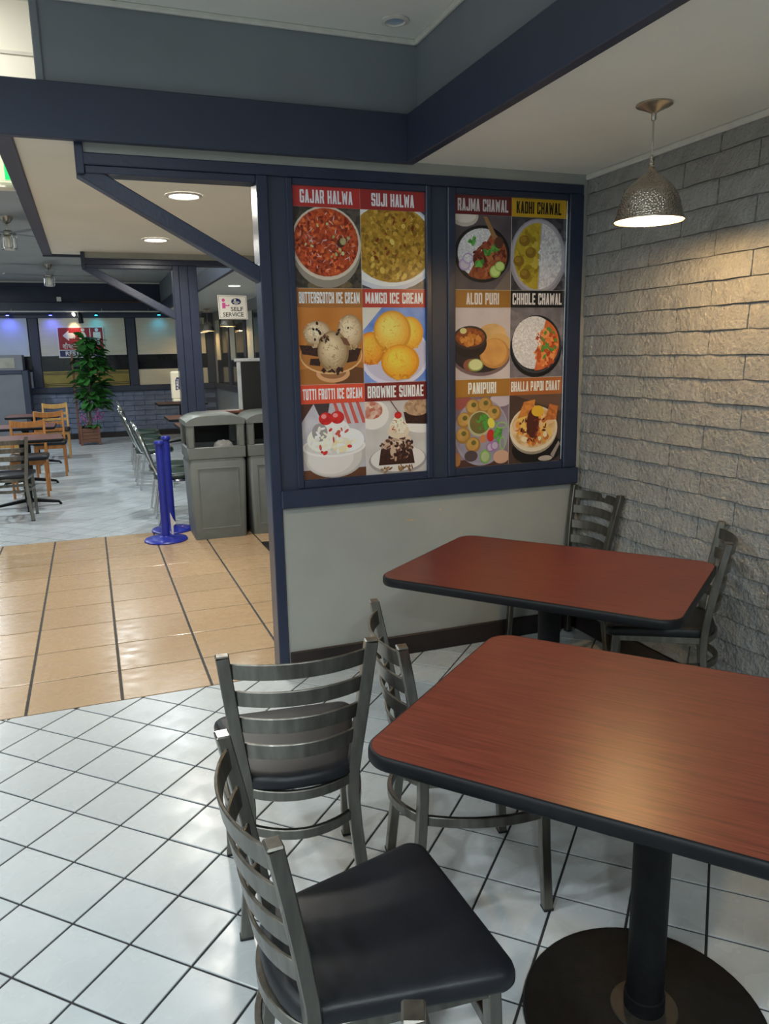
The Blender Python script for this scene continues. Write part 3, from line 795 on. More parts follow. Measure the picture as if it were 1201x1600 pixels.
# ------------------------------------------------------------------ litter bins
def make_bin():
    t = thing('litter_bin', 'x', 'bin'); W, D = .478, .46
    b = MB()
    def ringz(w, d, z, r=.03): return [(px, py+D/2, z) for px, py in rrect(w, d, r, 5)]
    b.rings([ringz(W-.05, D-.05, .0), ringz(W-.045, D-.045, .01), ringz(W-.004, D-.004, .655), ringz(W-.02, D-.02, .675), ringz(W-.02, D-.02, .69)])
    b.build('body', M_BIN, t, 40)
    # raised frame of the front panel
    p = MB()
    fy = lambda z: .024-.020*z/.655
    for x0, x1, z0, z1 in ((-.165, .165, .60, .612), (-.165, .165, .088, .10)):
        p.sweep([(x0, fy((z0+z1)/2), (z0+z1)/2), (x1, fy((z0+z1)/2), (z0+z1)/2)], .012, .012, ch=.3)
    for x in (-.165, .165): p.sweep([(x, fy(.094), .094), (x, fy(.606), .606)], .012, .012, up=(0, 1, 0), ch=.3)
    p.build('front_panel_frame', M_BIN, t, 40)
    # hood: four corner pillars, lower skirt, openings on front, back and sides, curved lid
    h = MB(); z0, z1, z2, z3 = .685, .785, .965, 1.01
    h.box(-W/2, W/2, 0, .025, z0, z1, ch=.006).box(-W/2, W/2, D-.025, D, z0, z1, ch=.006)
    h.box(-W/2, -W/2+.025, .02, D-.02, z0, z1, ch=.006).box(W/2-.025, W/2, .02, D-.02, z0, z1, ch=.006)
    h.build('hood_skirt', M_BIN, t, 40)
    for sx in (-1, 1):
        for yy in (0, D-.06):
            x0, x1 = sorted((sx*W/2, sx*(W/2-.065)))
            MB().box(x0, x1, yy, yy+.06, z1-.01, z3, ch=.012).build('hood_pillar', M_BIN, t, 40)
    l = MB(); prof = []
    for i in range(13):
        u = -1+2*i/12; prof.append((u*(W/2+.004), 1.005+.05*(1-abs(u)**4)))
    base = [(x, 0) for x, _ in prof]
    v = []; n = len(prof)
    for y in (-.004, .02, D-.02, D+.004):
        dz = -.012 if y in (-.004, D+.004) else 0
        v += [(x, y, z+dz) for x, z in prof]
    f = [(r*n+i, r*n+i+1, (r+1)*n+i+1, (r+1)*n+i) for r in range(3) for i in range(n-1)]
    o = len(v)
    for y in (-.004, D+.004): v += [(x, y, z2) for x, _ in prof]
    for i in range(n-1):
        f.append((o+i, o+i+1, i+1, i)); f.append((o+n+i+1, o+n+i, 3*n+i, 3*n+i+1)); f.append((o+i+1, o+i, o+n+i, o+n+i+1))
    f.append((o, 0, n, 2*n, 3*n, o+n)); f.append((o+n-1, o+2*n-1, 4*n-1, 3*n-1, 2*n-1, n-1))
    l.add(v, f); l.build('lid', M_BIN, t, 35)
    MB().box(-W/2+.03, W/2-.03, .03, D-.03, z0+.0, z0+.03).build('liner', M_BLACK, t)
    MB().box(-W/2+.05, W/2-.05, D-.032, D-.027, z1, z2).build('rear_flap', M_BLACK, t)
    return t
bn = make_bin()
bn.location = (.948, 6.485, .0005); tag(bn, 'grey plastic litter bin with crumpled white paper in its opening', 'bin', 'grey litter bins')
o = copy_tree(bn); o.location = (1.447, 6.50, .0005); tag(o, 'grey plastic litter bin partly hidden behind the navy partition post', 'bin', 'grey litter bins')
rg = random.Random(3); b = MB(); vs_, fs_ = [], []
for j in range(7):
    for i in range(12):
        a = 2*math.pi*i/12; ph = math.pi*j/6; rr = rg.uniform(.75, 1.1)
        vs_.append((1.02+.085*rr*math.sin(ph)*math.cos(a), 6.60+.06*rr*math.sin(ph)*math.sin(a), .775+.055*rr*math.cos(ph)))
for j in range(6):
    for i in range(12): fs_.append((j*12+i, j*12+(i+1) % 12, (j+1)*12+(i+1) % 12, (j+1)*12+i)[::-1])
tag(b.add(vs_, fs_).build('crumpled_paper', M_BAG), 'crumpled white paper lying in the opening of the left litter bin', 'paper')
tag(sbox('floor_mat', M_BLACK, None, 1.22, 2.2, 5.62, 6.2, .0005, .008, ch=.003), 'black floor mat corner beside the navy post base', 'mat')

# ------------------------------------------------------------------ stanchions
def stanchion(x, y, h, lab):
    t = thing('stanchion', lab, 'stanchion', (x, y, .0005), 0, 'blue stanchions')
    MB().lathe([(.178, 0), (.18, .008), (.172, .018), (.10, .028), (.045, .034), (.04, .04)], k=40).build('base', M_BLUEP, t, 50)
    MB().lathe([(.034, .03), (.032, h-.03)], k=24).build('post', M_BLUEP, t, 50)
    MB().lathe([(.036, h-.035), (.042, h-.03), (.042, h-.012), (.034, h), (.01, h+.002)], k=24).build('cap', M_BLUEP, t, 50)
    return t
s1 = stanchion(.497, 6.64, .845, 'nearer blue stanchion with round base on the tan tiles')
s2 = stanchion(.585, 7.02, .845, 'farther blue stanchion, base at the edge of the white tiles')
sbox('belt_latch', M_NICKEL, s2, -.052, -.03, -.04, -.02, .69, .79, ch=.004)
v = [(.538, 6.585, .25), (.56, 6.585, .19), (.585, 6.585, .15), (.56, 6.585, .13), (.556, 6.585, .05), (.54, 6.585, .06)]
tg = MB(); tg.add(v+[(a, bb_+.003, c) for a, bb_, c in v], [(0, 1, 2, 3, 4, 5)[::-1], (6, 7, 8, 9, 10, 11)]+[(i, (i+1) % 6, 6+(i+1) % 6, 6+i) for i in range(6)])
tag(tg.build('plastic_tag', M_BAG), 'torn white plastic tag hanging low on the nearer blue stanchion', 'tag')

# ------------------------------------------------------------------ wall-mounted things
def flat_text(body, x, z, w, h, y, m, name, parent, bold=.0, rot=0.0, space=1.0):
    """lettering facing -y with its lower left corner at x, z"""
    v, f = text2d(body, w, h, bold, space)
    c, s_ = math.cos(rot), math.sin(rot)
    return MB().add([(x+a*c-b_*s_, y, z+a*s_+b_*c) for a, b_ in v], f).build(name, m, parent)
def ell(cx, cz, rx, rz, n=28, rot=0.0):
    c, s_ = math.cos(rot), math.sin(rot)
    return [(cx+rx*math.cos(2*math.pi*i/n)*c-rz*math.sin(2*math.pi*i/n)*s_, cz+rx*math.cos(2*math.pi*i/n)*s_+rz*math.sin(2*math.pi*i/n)*c) for i in range(n)]
GLYPH = {  # heavy condensed capitals: polygons in a 1 x 2 box, stroke .36
    'I': [[(0, 0), (.4, 0), (.4, 2), (0, 2)]],
}
def _st(*segs):
    return list(segs)
_T = .38
def bar(x0, y0, x1, y1): return [(x0, y0), (x1, y0), (x1, y1), (x0, y1)]
def dia(xa, ya, xb, yb, w=_T): return [(xa, ya), (xa+w, ya), (xb+w, yb), (xb, yb)]
_L, _R_ = bar(0, 0, _T, 2), bar(1-_T, 0, 1, 2)
_c = .16
def ob(l=True, r_=True, t_=True, b_=True):
    g = []
    if l: g.append([(0, _c), (_T, 0), (_T, 2), (0, 2-_c)])
    if r_: g.append([(1-_T, 0), (1, _c), (1, 2-_c), (1-_T, 2)])
    if t_: g.append([(_c, 2), (0, 2-_c), (.1, 2-.32), (.9, 2-.32), (1, 2-_c), (1-_c, 2)])
    if b_: g.append([(0, _c), (_c, 0), (1-_c, 0), (1, _c), (.9, .32), (.1, .32)])
    return g
GLYPH.update({
    'A': [dia(0, 0, .30, 2), dia(.64, 0, .34, 2), bar(.2, .4, .8, .68)],
    'B': [_L, bar(0, 0, .86, .30), bar(0, .86, .86, 1.14), bar(0, 1.7, .86, 2), [(1-_T, 0), (.86, 0), (1, .2), (1, .85), (.88, 1), (1-_T, 1)], [(1-_T, 1), (.88, 1), (1, 1.15), (1, 1.8), (.86, 2), (1-_T, 2)]],
    'C': ob(r_=False)+[bar(1-_T, .16, 1, .72), bar(1-_T, 1.28, 1, 1.84)],
    'D': [_L, bar(0, 0, .84, .32), bar(0, 1.68, .84, 2), [(1-_T, 0), (.84, 0), (1, .2), (1, 1.8), (.84, 2), (1-_T, 2)]],
    'E': [_L, bar(0, 0, .92, .32), bar(0, .86, .84, 1.16), bar(0, 1.68, .92, 2)],
    'F': [_L, bar(0, .84, .84, 1.14), bar(0, 1.68, .92, 2)],
    'G': ob(r_=False)+[bar(1-_T, .16, 1, 1.0), bar(.52, .76, 1, 1.04), bar(1-_T, 1.36, 1, 1.84)],
    'H': [_L, _R_, bar(0, .84, 1, 1.16)],
    'J': [bar(1-_T, .16, 1, 2), bar(0, .16, _T, .66)]+ob(False, False, False, True),
    'K': [_L, dia(.2, .8, .62, 2, .38), dia(.62, 0, .28, 1.2, .38)],
    'L': [_L, bar(0, 0, .92, .34)],
    'M': [bar(0, 0, .34, 2), bar(.96, 0, 1.3, 2), dia(.48, .3, .04, 2, .34), dia(.48, .3, .92, 2, .34)],
    'N': [_L, _R_, dia(.6, 0, .04, 2, .36)],
    'O': ob(),
    'P': [_L, bar(0, .74, .86, 1.04), bar(0, 1.7, .86, 2), [(1-_T, .74), (.86, .74), (1, .94), (1, 1.8), (.86, 2), (1-_T, 2)]],
    'R': [_L, bar(0, .8, .86, 1.08), bar(0, 1.7, .86, 2), [(1-_T, .9), (.9, .9), (1, 1.1), (1, 1.8), (.86, 2), (1-_T, 2)], dia(.64, 0, .5, .95, .38)],
    'S': ob(False, False)+[bar(0, 1.0, _T, 1.84), bar(1-_T, .16, 1, 1.0), [(0, 1.02), (.16, .84), (1, .84), (1, .98), (.84, 1.16), (0, 1.16)], bar(0, .16, _T, .62), bar(1-_T, 1.38, 1, 1.84)],
    'T': [bar(.3, 0, .3+_T, 2), bar(0, 1.68, .96, 2)],
    'U': ob(t_=False)+[bar(0, 1.7, _T, 2), bar(1-_T, 1.7, 1, 2)],
    'W': [dia(.18, 0, 0, 2, .32), dia(.18, 0, .52, 1.7, .3), dia(.86, 0, .52, 1.7, .3), dia(.86, 0, 1.04, 2, .32)],
})
GW = {'I': .4, 'M': 1.3, 'W': 1.36, ' ': .5, 'E': .92, 'L': .92, 'F': .92, 'T': .96}
def block_text(body, x, z, w, h, y, m, name, parent):
    tot = sum(GW.get(c, 1.0)+.16 for c in body)-.16; k = w/tot; cx = 0; b = MB()
    for c in body:
        for q, poly in enumerate(GLYPH.get(c, [])):
            b.add([(x+(cx+px)*k, y-.00002*q, z+py*h/2) for px, py in poly], [tuple(range(len(poly)))])
        cx += GW.get(c, 1.0)+.16
    return b.build(name, m, parent)
def flat_poly(pts, y, m, name, parent, th=.001):
    n = len(pts); v = [(a, y, b_) for a, b_ in pts]+[(a, y+th, b_) for a, b_ in pts]
    f = [tuple(range(n))]+[(i, n+i, n+(i+1) % n, (i+1) % n) for i in range(n)]
    return MB().add(v, f).build(name, m, parent)
# sign: self service
t = thing('self_service_sign', 'white self service sign fixed to the glass above the litter bins', 'sign', (0, 0, 0))
y = AY+.036
flat_poly([(1.12, 1.842), (1.372, 1.838), (1.368, 2.040), (1.114, 2.046)], y, M_SIGNW, 'panel', t, .006)
for a, b_ in (((1.130, 1.851), (1.363, 1.8475)), ((1.363, 1.8475), (1.359, 2.031)), ((1.359, 2.031), (1.124, 2.037)), ((1.124, 2.037), (1.130, 1.851))):
    MB().sweep([(a[0], y-.0008, a[1]), (b_[0], y-.0008, b_[1])], .0022, .001, up=(0, 1, 0)).build('border', M_SBLK, t)
flat_poly(ell(1.163, 2.002, .014, .015), y-.001, M_SPINK, 'figure_head', t)
flat_poly([(1.152, 1.932), (1.180, 1.932), (1.180, 1.952), (1.205, 1.952), (1.205, 1.960), (1.180, 1.962), (1.180, 1.980), (1.152, 1.980)], y-.001, M_SPINK, 'figure_body', t)
flat_poly([(1.203, 1.946), (1.217, 1.958), (1.208, 1.970)], y-.001, M_SPINK, 'figure_tray', t)
flat_poly(ell(1.275, 1.990, .043, .028), y-.001, M_SIGNN, 'logo_oval', t)
flat_poly(ell(1.265, 2.003, .009, .009), y-.002, M_SIGNW, 'logo_mark', t)
flat_poly([(1.243, 1.982), (1.307, 1.982), (1.298, 1.990), (1.252, 1.990)], y-.002, M_SIGNW, 'logo_band', t)
flat_poly([(1.256, 1.968), (1.294, 1.968), (1.288, 1.976), (1.262, 1.976)], y-.002, M_SIGNW, 'logo_base', t)
flat_text('SELF', 1.225, 1.909, .108, .036, y-.0015, M_SBLK, 'lettering', t, .012)
flat_text('SERVICE', 1.155, 1.862, .18, .036, y-.0015, M_SBLK, 'lettering', t, .012)
# restroom sign
t = thing('restroom_sign', 'red and navy restroom sign with arrow on the far window', 'sign', (0, 0, 0))
y = FY-.05; X0, X1, Z0, Z1 = -.478, .350, 1.546, 2.122
sbox('panel', M_SIGNW, t, X0, X1, y, y+.012, Z0, Z1)
flat_poly([(X0+.02, 1.695), (X1-.02, 1.695), (X1-.02, Z1-.02), (X0+.02, Z1-.02)], y-.001, M_RED, 'red_field', t)
flat_poly([(X0+.02, Z0+.02), (X1-.02, Z0+.02), (X1-.02, 1.68), (X0+.02, 1.68)], y-.001, M_SIGNN, 'navy_field', t)
flat_poly([(-.385, 1.955), (-.275, 2.05), (-.275, 2.005), (-.165, 2.005), (-.165, 1.905), (-.275, 1.905), (-.275, 1.86)], y-.002, M_SIGNW, 'arrow', t)
for cx, fem in ((-.02, True), (.225, False)):
    flat_poly(ell(cx, 2.06, .032, .032), y-.002, M_SIGNW, 'figure_head', t)
    if fem: flat_poly([(cx-.025, 2.02), (cx+.025, 2.02), (cx+.075, 1.9), (cx+.055, 1.895), (cx+.035, 1.95), (cx+.07, 1.84), (cx+.03, 1.84), (cx+.03, 1.77), (cx-.03, 1.77), (cx-.03, 1.84), (cx-.07, 1.84), (cx-.035, 1.95), (cx-.055, 1.895), (cx-.075, 1.9)], y-.002, M_SIGNW, 'figure_body', t)
    else: flat_poly([(cx-.065, 2.02), (cx+.065, 2.02), (cx+.07, 1.9), (cx+.045, 1.9), (cx+.04, 1.77), (cx-.04, 1.77), (cx-.045, 1.9), (cx-.07, 1.9)], y-.002, M_SIGNW, 'figure_body', t)
sbox('figure_divider', M_SIGNW, t, .095, .112, y-.003, y-.001, 1.77, 2.09)
flat_text('\u0936\u094c\u091a\u093e\u0932\u092f', -.40, 1.715, .32, .115, y-.003, M_SIGNW, 'lettering', t, .012)
flat_text('RESTROOM', -.36, 1.585, .60, .08, y-.003, M_SIGNW, 'lettering', t, .03)
# exit sign behind the aisle beam
t = thing('exit_sign', 'green exit sign peeking out behind the navy beam at the left edge', 'sign', (0, 0, 0))
sbox('housing', M_LCREAM, t, -.335, .03, 4.6, 4.64, 2.405, 2.62, ch=.006)
sbox('wall_plate', M_WHITE, t, -.2, -.1, 4.64, 4.66, 2.45, 2.6)
flat_text('EXIT', -.305, 2.425, .30, .15, 4.598, M_LGREEN, 'lettering', t, .03)
# sanitizer dispenser
t = thing('sanitizer_dispenser', 'white hand sanitizer dispenser mounted beside the navy post', 'dispenser', (0, 0, 0))
sbox('housing', M_SENS, t, .68, .80, AY+.11, AY+.20, 1.155, 1.40, ch=.012)
sbox('drip_lip', M_SENS, t, .685, .795, AY+.10, AY+.20, 1.135, 1.158, ch=.006)
sbox('mount_plate', M_SENS, t, .70, .80, AY+.20, AY+.215, 1.15, 1.40)
sbox('post_bracket', M_SENS, t, .77, .80, AY+.10, AY+.12, 1.2, 1.36)
flat_poly([(.712, 1.235), (.745, 1.245), (.748, 1.345), (.728, 1.35), (.714, 1.325)], AY+.108, M_SIGNN, 'logo_field', t)
flat_text('PURELL', .741, 1.247, .088, .020, AY+.1065, M_SIGNW, 'lettering', t, .02, R(90))
# framed black panel standing on the half wall
t = thing('framed_panel', 'black panel in a silver frame standing above the litter bins', 'panel', (0, 0, 0))
px0, px1, pz0, pz1, py = 1.275, 1.62, 1.046, 1.47, AY-.02
sbox('screen', M_BLACK, t, px0, px1, py+.002, py+.022, pz0, pz1)
sbox('side_rail', M_SILV, t, px0-.035, px0, py-.004, py+.026, pz0, pz1, ch=.004)
sbox('side_rail', M_SILV, t, px1, px1+.035, py-.004, py+.026, pz0, pz1, ch=.004)
sbox('top_rail', M_SILV, t, px0-.055, px1+.055, py-.008, py+.03, pz1, pz1+.03, ch=.006)

# grey booth by the far wall
t = thing('cashier_booth', 'grey booth with a small window and navy edges at the left edge', 'booth', (0, 0, 0))
sbox('body', M_CAB, t, -2.3, -1.02, 15.35, 15.95, 0, 1.29)
sbox('corner_edge', M_NAVYF, t, -1.10, -1.0, 15.33, 15.97, 0, 1.34, ch=.005)
sbox('rail', M_NAVYF, t, -2.3, -1.1, 15.33, 15.97, 1.28, 1.34, ch=.005)
sbox('top_box', M_CAB, t, -2.3, -1.07, 15.36, 15.95, 1.34, 1.61, ch=.006)
sbox('glass_front', mat('beige_glass', '9c9a90', .3, c2='8a887e', nscale=5), t, -2.2, -1.2, 15.352, 15.36, 1.385, 1.565)

# planter with a broad-leaved plant
t = thing('potted_plant', 'tall broad leaved plant in a brown wooden trellis planter', 'plant', (-.055, 14.95, .0005))
for s in ((-.16, -.02), (.14, .16)):
    pass
MB().box(-.16, .16, -.15, .15, .05, .30, ch=.006).build('planter_box', M_TERRA, t)
for k in range(3): sbox('board_gap', M_SOIL, t, -.15, .15, -.1515, -.1495, .11+.06*k, .116+.06*k)
for sx in (-1, 1):
    for sy in (-1, 1): MB().box(sx*.15-.02, sx*.15+.02, sy*.14-.02, sy*.14+.02, 0, .33, ch=.004).build('corner_leg', M_TERRA, t)
sbox('trellis_post', M_TERRA, t, -.205, -.17, .12, .15, .0, 1.62, ch=.004)
sbox('soil', M_SOIL, t, -.14, .14, -.13, .13, .29, .305)
MB().tube([(.02, 0, .3), (.03, .01, .7), (.06, 0, 1.1), (.10, .02, 1.5), (.12, 0, 1.85)], [.02, .018, .016, .012, .006]).build('stem', M_STEM, t, 60)
MB().tube([(-.02, 0, .3), (-.03, .01, .8), (-.08, 0, 1.3)], [.012, .011, .006]).build('stem', M_STEM, t, 60)
lb = MB(); lv = []; lf = []
for i, (u, w) in enumerate(((0, .004), (.15, .018), (.4, .05), (.65, .062), (.85, .045), (1, .004))):
    z = -.10*u*u; lv += [(u*.2, -w, z+.012), (u*.2, 0, z), (u*.2, w, z+.012)]
for i in range(5):
    for j in range(2): lf.append((i*3+j, (i+1)*3+j, (i+1)*3+j+1, i*3+j+1))
leaf = lb.add(lv, lf).mesh('leaf', M_LEAF, 180)
rg = random.Random(11)
for i in range(280):
    u = (i+.5)/280; z = .62+1.26*u
    rad = (.04+.17*math.sin(math.pi*min(1, .12+.84*u))**.7)*rg.uniform(.1, 1.0); a = rg.uniform(0, 2*math.pi)
    o = link('leaf', leaf, t, (rad*math.cos(a)+.12, rad*.9*math.sin(a), z), (rg.uniform(-.5, .5), rg.uniform(-.9, .3), a+rg.uniform(-.5, .5)))
    k = rg.uniform(.8, 1.2); o.scale = (k, k, k)
pb = MB(); pv = [(0, 0, 0), (.03, -.016, .012), (.05, 0, .006), (.03, .016, .012)]
petal = pb.add(pv, [(0, 1, 2, 3)]).mesh('petal', M_PINK)
for cx, cz, n in ((-.10, .46, 26), (.15, .52, 44)):
    MB().tube([(cx*.5, -.08, .3), (cx*.9, -.11, .38), (cx, -.12, cz)], .005).build('flower_stem', M_LEAF, t, 60)
    for i in range(n):
        o = link('petal', petal, t, (cx+rg.gauss(0, .035), -.12+rg.gauss(0, .03), cz+rg.gauss(0, .06)), (rg.uniform(-1.5, 1.5), rg.uniform(-1.5, 1.5), rg.uniform(0, 6.28)))
for i in range(12):
    o = link('leaf', leaf, t, (rg.uniform(-.12, .12), rg.uniform(-.12, .05), .34), (rg.uniform(-.5, .5), rg.uniform(-.6, .2), rg.uniform(0, 6.28))); o.scale = (.6, .6, .6)

# ceiling fans
def fan(x, y, z, lab, ang):
    t = thing('ceiling_fan', lab, 'fan', (x, y, z), 0, 'ceiling fans with lantern lamps')
    MB().lathe([(.006, -.075), (.03, -.06), (.06, -.02), (.065, 0)], k=20).build('canopy', M_NICKEL, t, 50)
    MB().tube([(0, 0, -.06), (0, 0, -.14)], .012).build('rod', M_NICKEL, t, 60)
    MB().lathe([(.03, -.19), (.06, -.18), (.065, -.15), (.03, -.13)], k=20).build('motor', M_NICKEL, t, 50)
    b = MB()
    for i in range(6):
        a = math.pi*i/3; c, s_ = math.cos(a), math.sin(a)
        b.sweep([(c*.075, s_*.075, -.17), (c*.07, s_*.07, -.31)], .012, .012)
    for zz in (-.165, -.31): b.tube(arc(0, 0, .075, 0, 345, 23, zz), .006, closed=True, k=6)
    b.build('lantern_cage', M_CHROME, t, 60)
    MB().lathe([(.05, -.32), (.055, -.30), (.055, -.21), (.04, -.19)], k=20).build('lamp_glass', M_SHADEIN, t, 50)
    for i in range(4):
        a = R(ang+90*i); c, s_ = math.cos(a), math.sin(a); P = lambda r_, w_, z_: (c*r_-s_*w_, s_*r_+c*w_, z_)
        b = MB(); v = [P(.06, -.03, -.165), P(.06, .03, -.16), P(.2, .06, -.155), P(.6, .07, -.15), P(.64, 0, -.155), P(.6, -.065, -.165), P(.2, -.055, -.165)]
        b.add(v+[(p[0], p[1], p[2]+.006) for p in v], [tuple(range(7))[::-1], tuple(range(7, 14))]+[(i_, (i_+1) % 7, 7+(i_+1) % 7, 7+i_) for i_ in range(7)])
        b.build('blade', mat('grey_fan_blade', '8b8d90', .5, c2='7f8184', nscale=5), t)
fan(-.63, 9.02, FZ, 'ceiling fan with lantern lamp nearest, at the left edge', 40)
fan(-.425, 13.3, FZ, 'ceiling fan with lantern lamp above the plant in the far room', 5)

# lighting rail with small coloured lamps before the far windows
t = thing('light_rail', 'thin pale lighting rail running across the far windows', 'rail', (0, 0, 0))
MB().tube([(-3.2, 15.9, 2.388), (1.42, 15.9, 2.388)], .014).build('rail_bar', M_WHITE, t, 60)
for x in (-3, -1.2, .35, 1.2): MB().tube([(x, 15.9, 2.388), (x, FY-.1, 2.45)], .006, k=6).build('rail_arm', M_WHITE, t)
def spot(x, m, c, lab, w):
    t = thing('rail_spot', lab, 'lamp', (x, 15.9, 2.372), 0, 'coloured spots on the rail')
    MB().lathe([(.02, -.05), (.032, -.045), (.03, -.01), (.012, 0)], k=14).build('cup', M_BLACK, t, 50)
    MB().lathe([(.026, -.055), (.026, -.049)], k=14).build('lens', m, t)
    lamp('SPOT', t, (0, .02, -.06), w, c, .02, rot=(R(28), 0, 0), blend=1.0, angle=120)
spot(-1.27, M_LBLUE, (.1, .12, 1), 'small blue lamp on the rail at the left edge', 5)
spot(-.55, M_LBLUE, (.1, .12, 1), 'small blue lamp on the rail left of the restroom sign', 5)
spot(.24, M_LCYAN, (.05, .6, .9), 'small cyan lamp on the rail right of the restroom sign', 2)
spot(1.38, M_LCYAN, (.05, .5, .9), 'small cyan lamp on the rail beside the navy post', 2)
t = thing('track_spotlight', 'black cylinder spotlight aimed at the restroom sign', 'lamp', (-.06, 15.84, 2.37))
MB().tube([(0, 0, 0), (.02, -.01, -.06), (.03, -.01, -.2)], [.02, .045, .045], k=14).build('barrel', M_BLACK, t, 50)
MB().tube([(-.08, .02, -.03), (-.1, .03, -.045)], .03, k=14).build('lit_head', M_LAMP, t, 50)
lamp('SPOT', t, (-.1, .04, -.07), 9, (1, .75, .45), .03, rot=(R(42), 0, 0), blend=.7, angle=50)
tag(MB().box(-.42, -.34, 15.98, 16.06, 2.576, 2.655, ch=.006).build('alarm_box', M_SIGNW), 'small white box on the ledge above the far windows', 'box')

# ------------------------------------------------------------------ menu posters (flat print on panels)
PM = {}
def gain(c, k=1.17): return ''.join('%02x' % min(245, int(int(c[i:i+2], 16)*k)) for i in (0, 2, 4))
def pm(c1, c2=None, sc=90.0, vor=True):
    key = (c1, c2, sc, vor)
    if key not in PM: PM[key] = mat('print_%s_%s_%d_%d' % (c1, c2, sc, vor), gain(c1), 0.28, c2=gain(c2 or c1), nscale=sc, voronoi=vor and c2 is not None, spec=.5)
    return PM[key]
class Pic:
    def __init__(s, x0, x1, z0, z1, y): s.b = MB(); s.mats = []; s.x0, s.x1, s.z0, s.z1, s.y, s.k = x0, x1, z0, z1, y, 0
    def poly(s, pts, m, lift=True):
        p = [(s.x0+u*(s.x1-s.x0), s.z0+w*(s.z1-s.z0)) for u, w in pts]
        p = clip(clip(clip(clip(p, 1, 0, s.x1), -1, 0, -s.x0), 0, 1, s.z1), 0, -1, -s.z0)
        if len(p) < 3: return
        if m not in s.mats: s.mats.append(m)
        if lift: s.k += 1
        y = s.y-.00006*s.k
        s.b.add([(a, y, b_) for a, b_ in p], [tuple(range(len(p)))], s.mats.index(m))
    def e(s, cx, cy, rx, ry, m, rot=0.0, lift=True, n=30): s.poly(ell(cx, cy, rx, ry, n, rot), m, lift)
    def half(s, cx, cy, rx, ry, a, b_, c, m):
        s.poly(clip(ell(cx, cy, rx, ry, 40), a, b_, c), m)
    def ring(s, cx, cy, rx, ry, w, m, inner): s.e(cx, cy, rx, ry, m); s.e(cx, cy, rx-w, ry-w, inner)
    def sc(s, seed, n, cx, cy, rx, ry, a, b_, ms):
        r = random.Random(seed); s.k += 1
        for i in range(n):
            t_ = r.uniform(0, 6.283); q = math.sqrt(r.random()); s.k += .02
            s.e(cx+rx*q*math.cos(t_), cy+ry*q*math.sin(t_), a*r.uniform(.6, 1.3), b_*r.uniform(.6, 1.3), r.choice(ms), r.uniform(0, 3.1), False, 8)
    def done(s, parent): return s.b.build('picture', s.mats, parent)
WHT, LGT, DRK, CHOC = pm('d8d4d0', 'c8c4c0', 60), pm('a9a4a2'), pm('2b2522', '3a322c', 25, False), pm('2a1712', '3c231a', 120)
RICE = pm('d6d2d4', 'b3aeb4', 160); LEAFM = pm('4f8f3a', '3c7430', 90); CHER = pm('c02a26', 'a31f1f', 40, False); LIME = pm('b7c97a'); LIMED = pm('8fae52')
ONI = pm('a88fb5'); SAU = pm('7a3a22', '9a5630', 110)
def d_gajar(p):
    p.poly([(0, 0), (1, 0), (1, 1), (0, 1)], pm('2c2826', '4a4238', 70)); p.e(.52, .03, .34, .10, pm('4c4130', '6a5a40', 60)); p.e(.85, .8, .2, .25, pm('5a5048', '3a342e', 60))
    p.e(.48, .50, .52, .50, pm('8a8074')); p.e(.48, .56, .52, .46, pm('c3b5a4')); p.e(.48, .57, .485, .425, pm('7e2a16', 'c0562c', 75))
    p.sc(1, 240, .48, .57, .46, .40, .03, .018, [pm('b8441f'), pm('8f2f18'), pm('d06a38'), pm('6f2414')])
    p.sc(2, 46, .48, .57, .42, .36, .035, .006, [pm('c9a9a2'), pm('b58e8c')]); p.sc(3, 12, .48, .58, .36, .3, .022, .02, [pm('b9b47e'), pm('9aa068')])
    p.e(.70, .57, .06, .055, pm('4a2418')); p.e(.73, .59, .05, .045, pm('b3a878', '8d8058', 90))
def d_suji(p):
    p.poly([(0, 0), (1, 0), (1, 1), (0, 1)], pm('33343c', '4b4a52', 50)); p.e(.42, .55, .82, .58, pm('b9bcc6')); p.e(.42, .57, .78, .54, pm('d2d2d6'))
    p.e(.48, .58, .66, .50, pm('8e6a22', 'b08a34', 60)); p.sc(4, 520, .48, .58, .60, .46, .032, .026, [pm('a9802c'), pm('96701f'), pm('bb9440'), pm('7d5c1c')])
    p.sc(5, 14, .5, .6, .45, .34, .035, .02, [pm('6d2f16'), pm('80401c')]); p.sc(6, 8, .55, .5, .45, .4, .04, .03, [pm('c9aa50'), pm('d4b860')])
def mix(a, b_, t_): return ''.join('%02x' % int(int(a[i:i+2], 16)*(1-t_)+int(b_[i:i+2], 16)*t_) for i in (0, 2, 4))
def scoop(p, cx, cy, rx, ry, dark, lite, seed):
    for i in range(8):
        t_ = i/7; k = 1-.78*t_; p.e(cx-rx*.22*t_, cy+ry*.30*t_, rx*k, ry*k, pm(mix(dark, lite, min(1, .15+t_**.7))))
    p.sc(seed, 46, cx-.03, cy+.02, rx*.82, ry*.8, .028, .006, [pm(mix(dark, lite, .35)), pm(mix(dark, lite, .8)), pm(mix(dark, lite, .6))])
    p.sc(seed+50, 30, cx, cy-ry*.86, rx*.6, ry*.12, .022, .014, [pm(dark), pm(mix(dark, lite, .5))])
